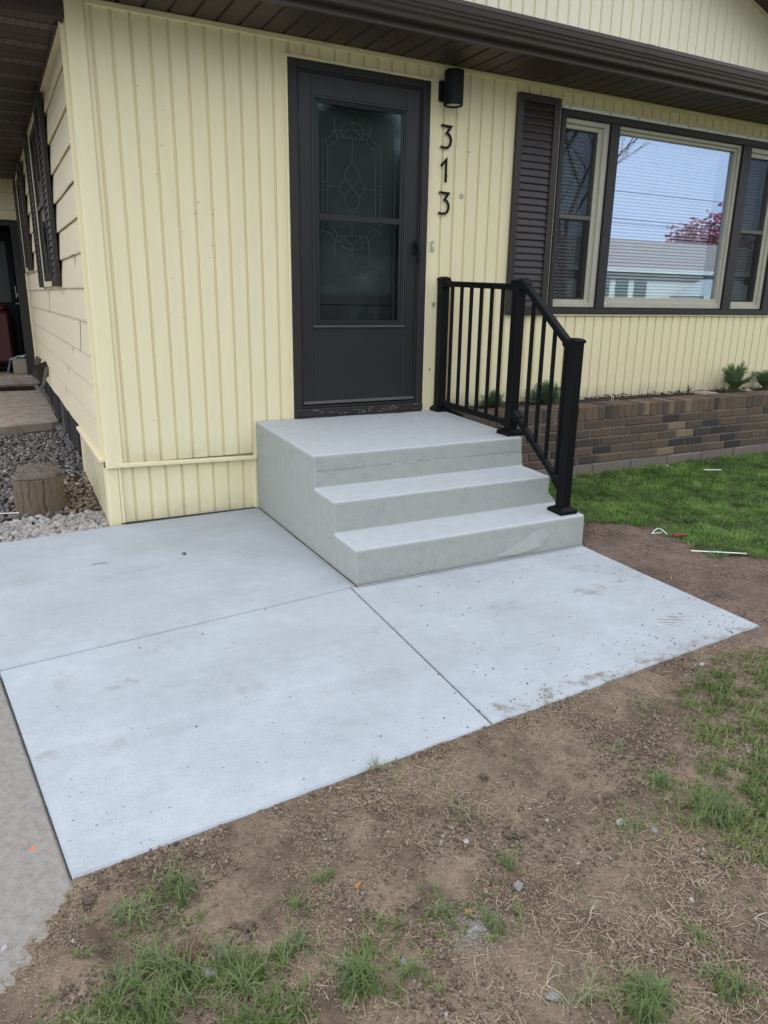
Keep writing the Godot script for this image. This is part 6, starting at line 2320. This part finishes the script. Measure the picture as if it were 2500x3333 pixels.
func branchy(st: SurfaceTool, r: RandomNumberGenerator, a: Vector3, dir: Vector3, l: float, rad: float, depth: int, tips: Array) -> void:
	var b := a + dir * l
	var mid := a.lerp(b, .5) + Vector3(r.randf_range(-1, 1), r.randf_range(-.3, .5), r.randf_range(-1, 1)) * l * .06
	tube(st, PackedVector3Array([a, mid, b]), [rad, rad * .85, rad * .68], 5 if depth > 2 else 4, false)
	if depth == 0:
		tips.append(b)
		return
	var n := 3 if depth > 1 else 4
	for k in n:
		var nd := (dir + Vector3(r.randf_range(-1, 1), r.randf_range(-.15, .75), r.randf_range(-1, 1)) * .72).normalized()
		branchy(st, r, a.lerp(b, 1.0 if k < 2 else r.randf_range(.45, .9)), nd, l * r.randf_range(.62, .82), rad * .60, depth - 1, tips)

func bare_tree(at: Vector3, h: float, seed_: int) -> void:
	var r := RandomNumberGenerator.new()
	r.seed = seed_
	var t := thing("bare_tree", "bare branching tree mirrored in the window panes, " + ("nearer one" if seed_ == 22 else "one further along"), "tree", at, 0, "bare trees across the lawn")
	var st := S()
	var tips := []
	branchy(st, r, Vector3.ZERO, Vector3(0, 1, 0), h * .30, .13, 5, tips)
	obj("branches", st, M.tree_bark, t)

func blossom(at: Vector3) -> void:
	var r := RandomNumberGenerator.new()
	r.seed = 5
	var t := thing("blossom_tree", "pink blossoming tree behind the white house, mirrored in the picture window", "tree", at)
	var st := S()
	var tips := []
	for k in 4:
		branchy(st, r, Vector3(k * 2.2 - 4, .0, 0), Vector3(r.randf_range(-.15, .15), 1, 0).normalized(), 3.0 - k * .15, .14, 4, tips)
	obj("branches", st, M.tree_bark, t)
	var w := []
	var c := []
	for p in tips:
		for i in 9:
			var o := Vector3(r.randfn(), r.randfn(), r.randfn()) * .45
			w.append(Transform3D(Basis.from_euler(Vector3(r.randf() * TAU, r.randf() * TAU, 0)).scaled(Vector3.ONE * r.randf_range(.10, .2)), p + o))
			c.append(Color(.33, .07, .12).lerp(Color(.50, .20, .26), r.randf()))
	many("crown", crumb_mesh(9, 1.0), M.leaf, w, c, t)

# ---------------------------------------------------------------- scene
func _ready() -> void:
	rng.seed = 4242
	nz.seed = 11
	nz.noise_type = FastNoiseLite.TYPE_SIMPLEX_SMOOTH
	nz.frequency = 1.0
	nz.fractal_octaves = 2
	nz.frequency = 0.35
	var cam := Camera3D.new()
	cam.name = "camera"
	cam.position = Vector3(-0.5368, 1.3401, 4.5088)
	cam.basis = Basis(Vector3.UP, -0.4887) * Basis(Vector3.RIGHT, -0.2836) * Basis(Vector3.BACK, 0.0152)
	cam.fov = 70.13
	cam.near = 0.05
	cam.far = 300.0
	cam.current = true
	add_child(cam)
	var env := Environment.new()
	env.background_mode = Environment.BG_SKY
	var sky := ProceduralSkyMaterial.new()
	sky.sky_top_color = Color(0.86, 0.88, 0.925)
	sky.sky_horizon_color = Color(0.70, 0.73, 0.775)
	sky.sky_curve = 0.22
	sky.ground_bottom_color = Color(0.22, 0.24, 0.16)
	sky.ground_horizon_color = Color(0.45, 0.48, 0.42)
	sky.sun_angle_max = 25.0
	var s := Sky.new()
	s.sky_material = sky
	env.sky = s
	env.background_energy_multiplier = 1.0
	env.tonemap_mode = Environment.TONE_MAPPER_LINEAR
	env.tonemap_exposure = 2.5
	env.sdfgi_enabled = true
	env.ssao_enabled = true
	env.ssil_enabled = true
	var we := WorldEnvironment.new()
	we.name = "world"
	we.environment = env
	add_child(we)
	# the sun stands behind the house: the whole front lies in its shade
	var sun := DirectionalLight3D.new()
	sun.name = "sun"
	sun.light_energy = 1.0
	sun.light_color = Color(1.0, 0.96, 0.88)
	sun.light_angular_distance = 0.5
	sun.shadow_enabled = true
	add_child(sun)
	sun.look_at_from_position(Vector3(3.0, 6.0, -9.0), Vector3.ZERO)
	materials()
	mat("white_stone", lin(.40, .385, .36), .9, M.stone_grey.albedo_texture, Vector3(9, 9, 9))
	mat("orange_stone", lin(.42, .22, .09), .85)
	mat("leaf_orange", lin(.36, .15, .05), .8)
	mat("straw_pale", lin(.42, .38, .27), .8)
	make_ground()
	make_paving()
	make_house()
	make_steps()
	make_planter()
	make_garage()
	make_railing()
	make_wall_things()
	make_gravel()
	make_stump()
	make_neighbours()
	make_lawn()
	make_tufts()
	make_crumbs()
	make_litter()
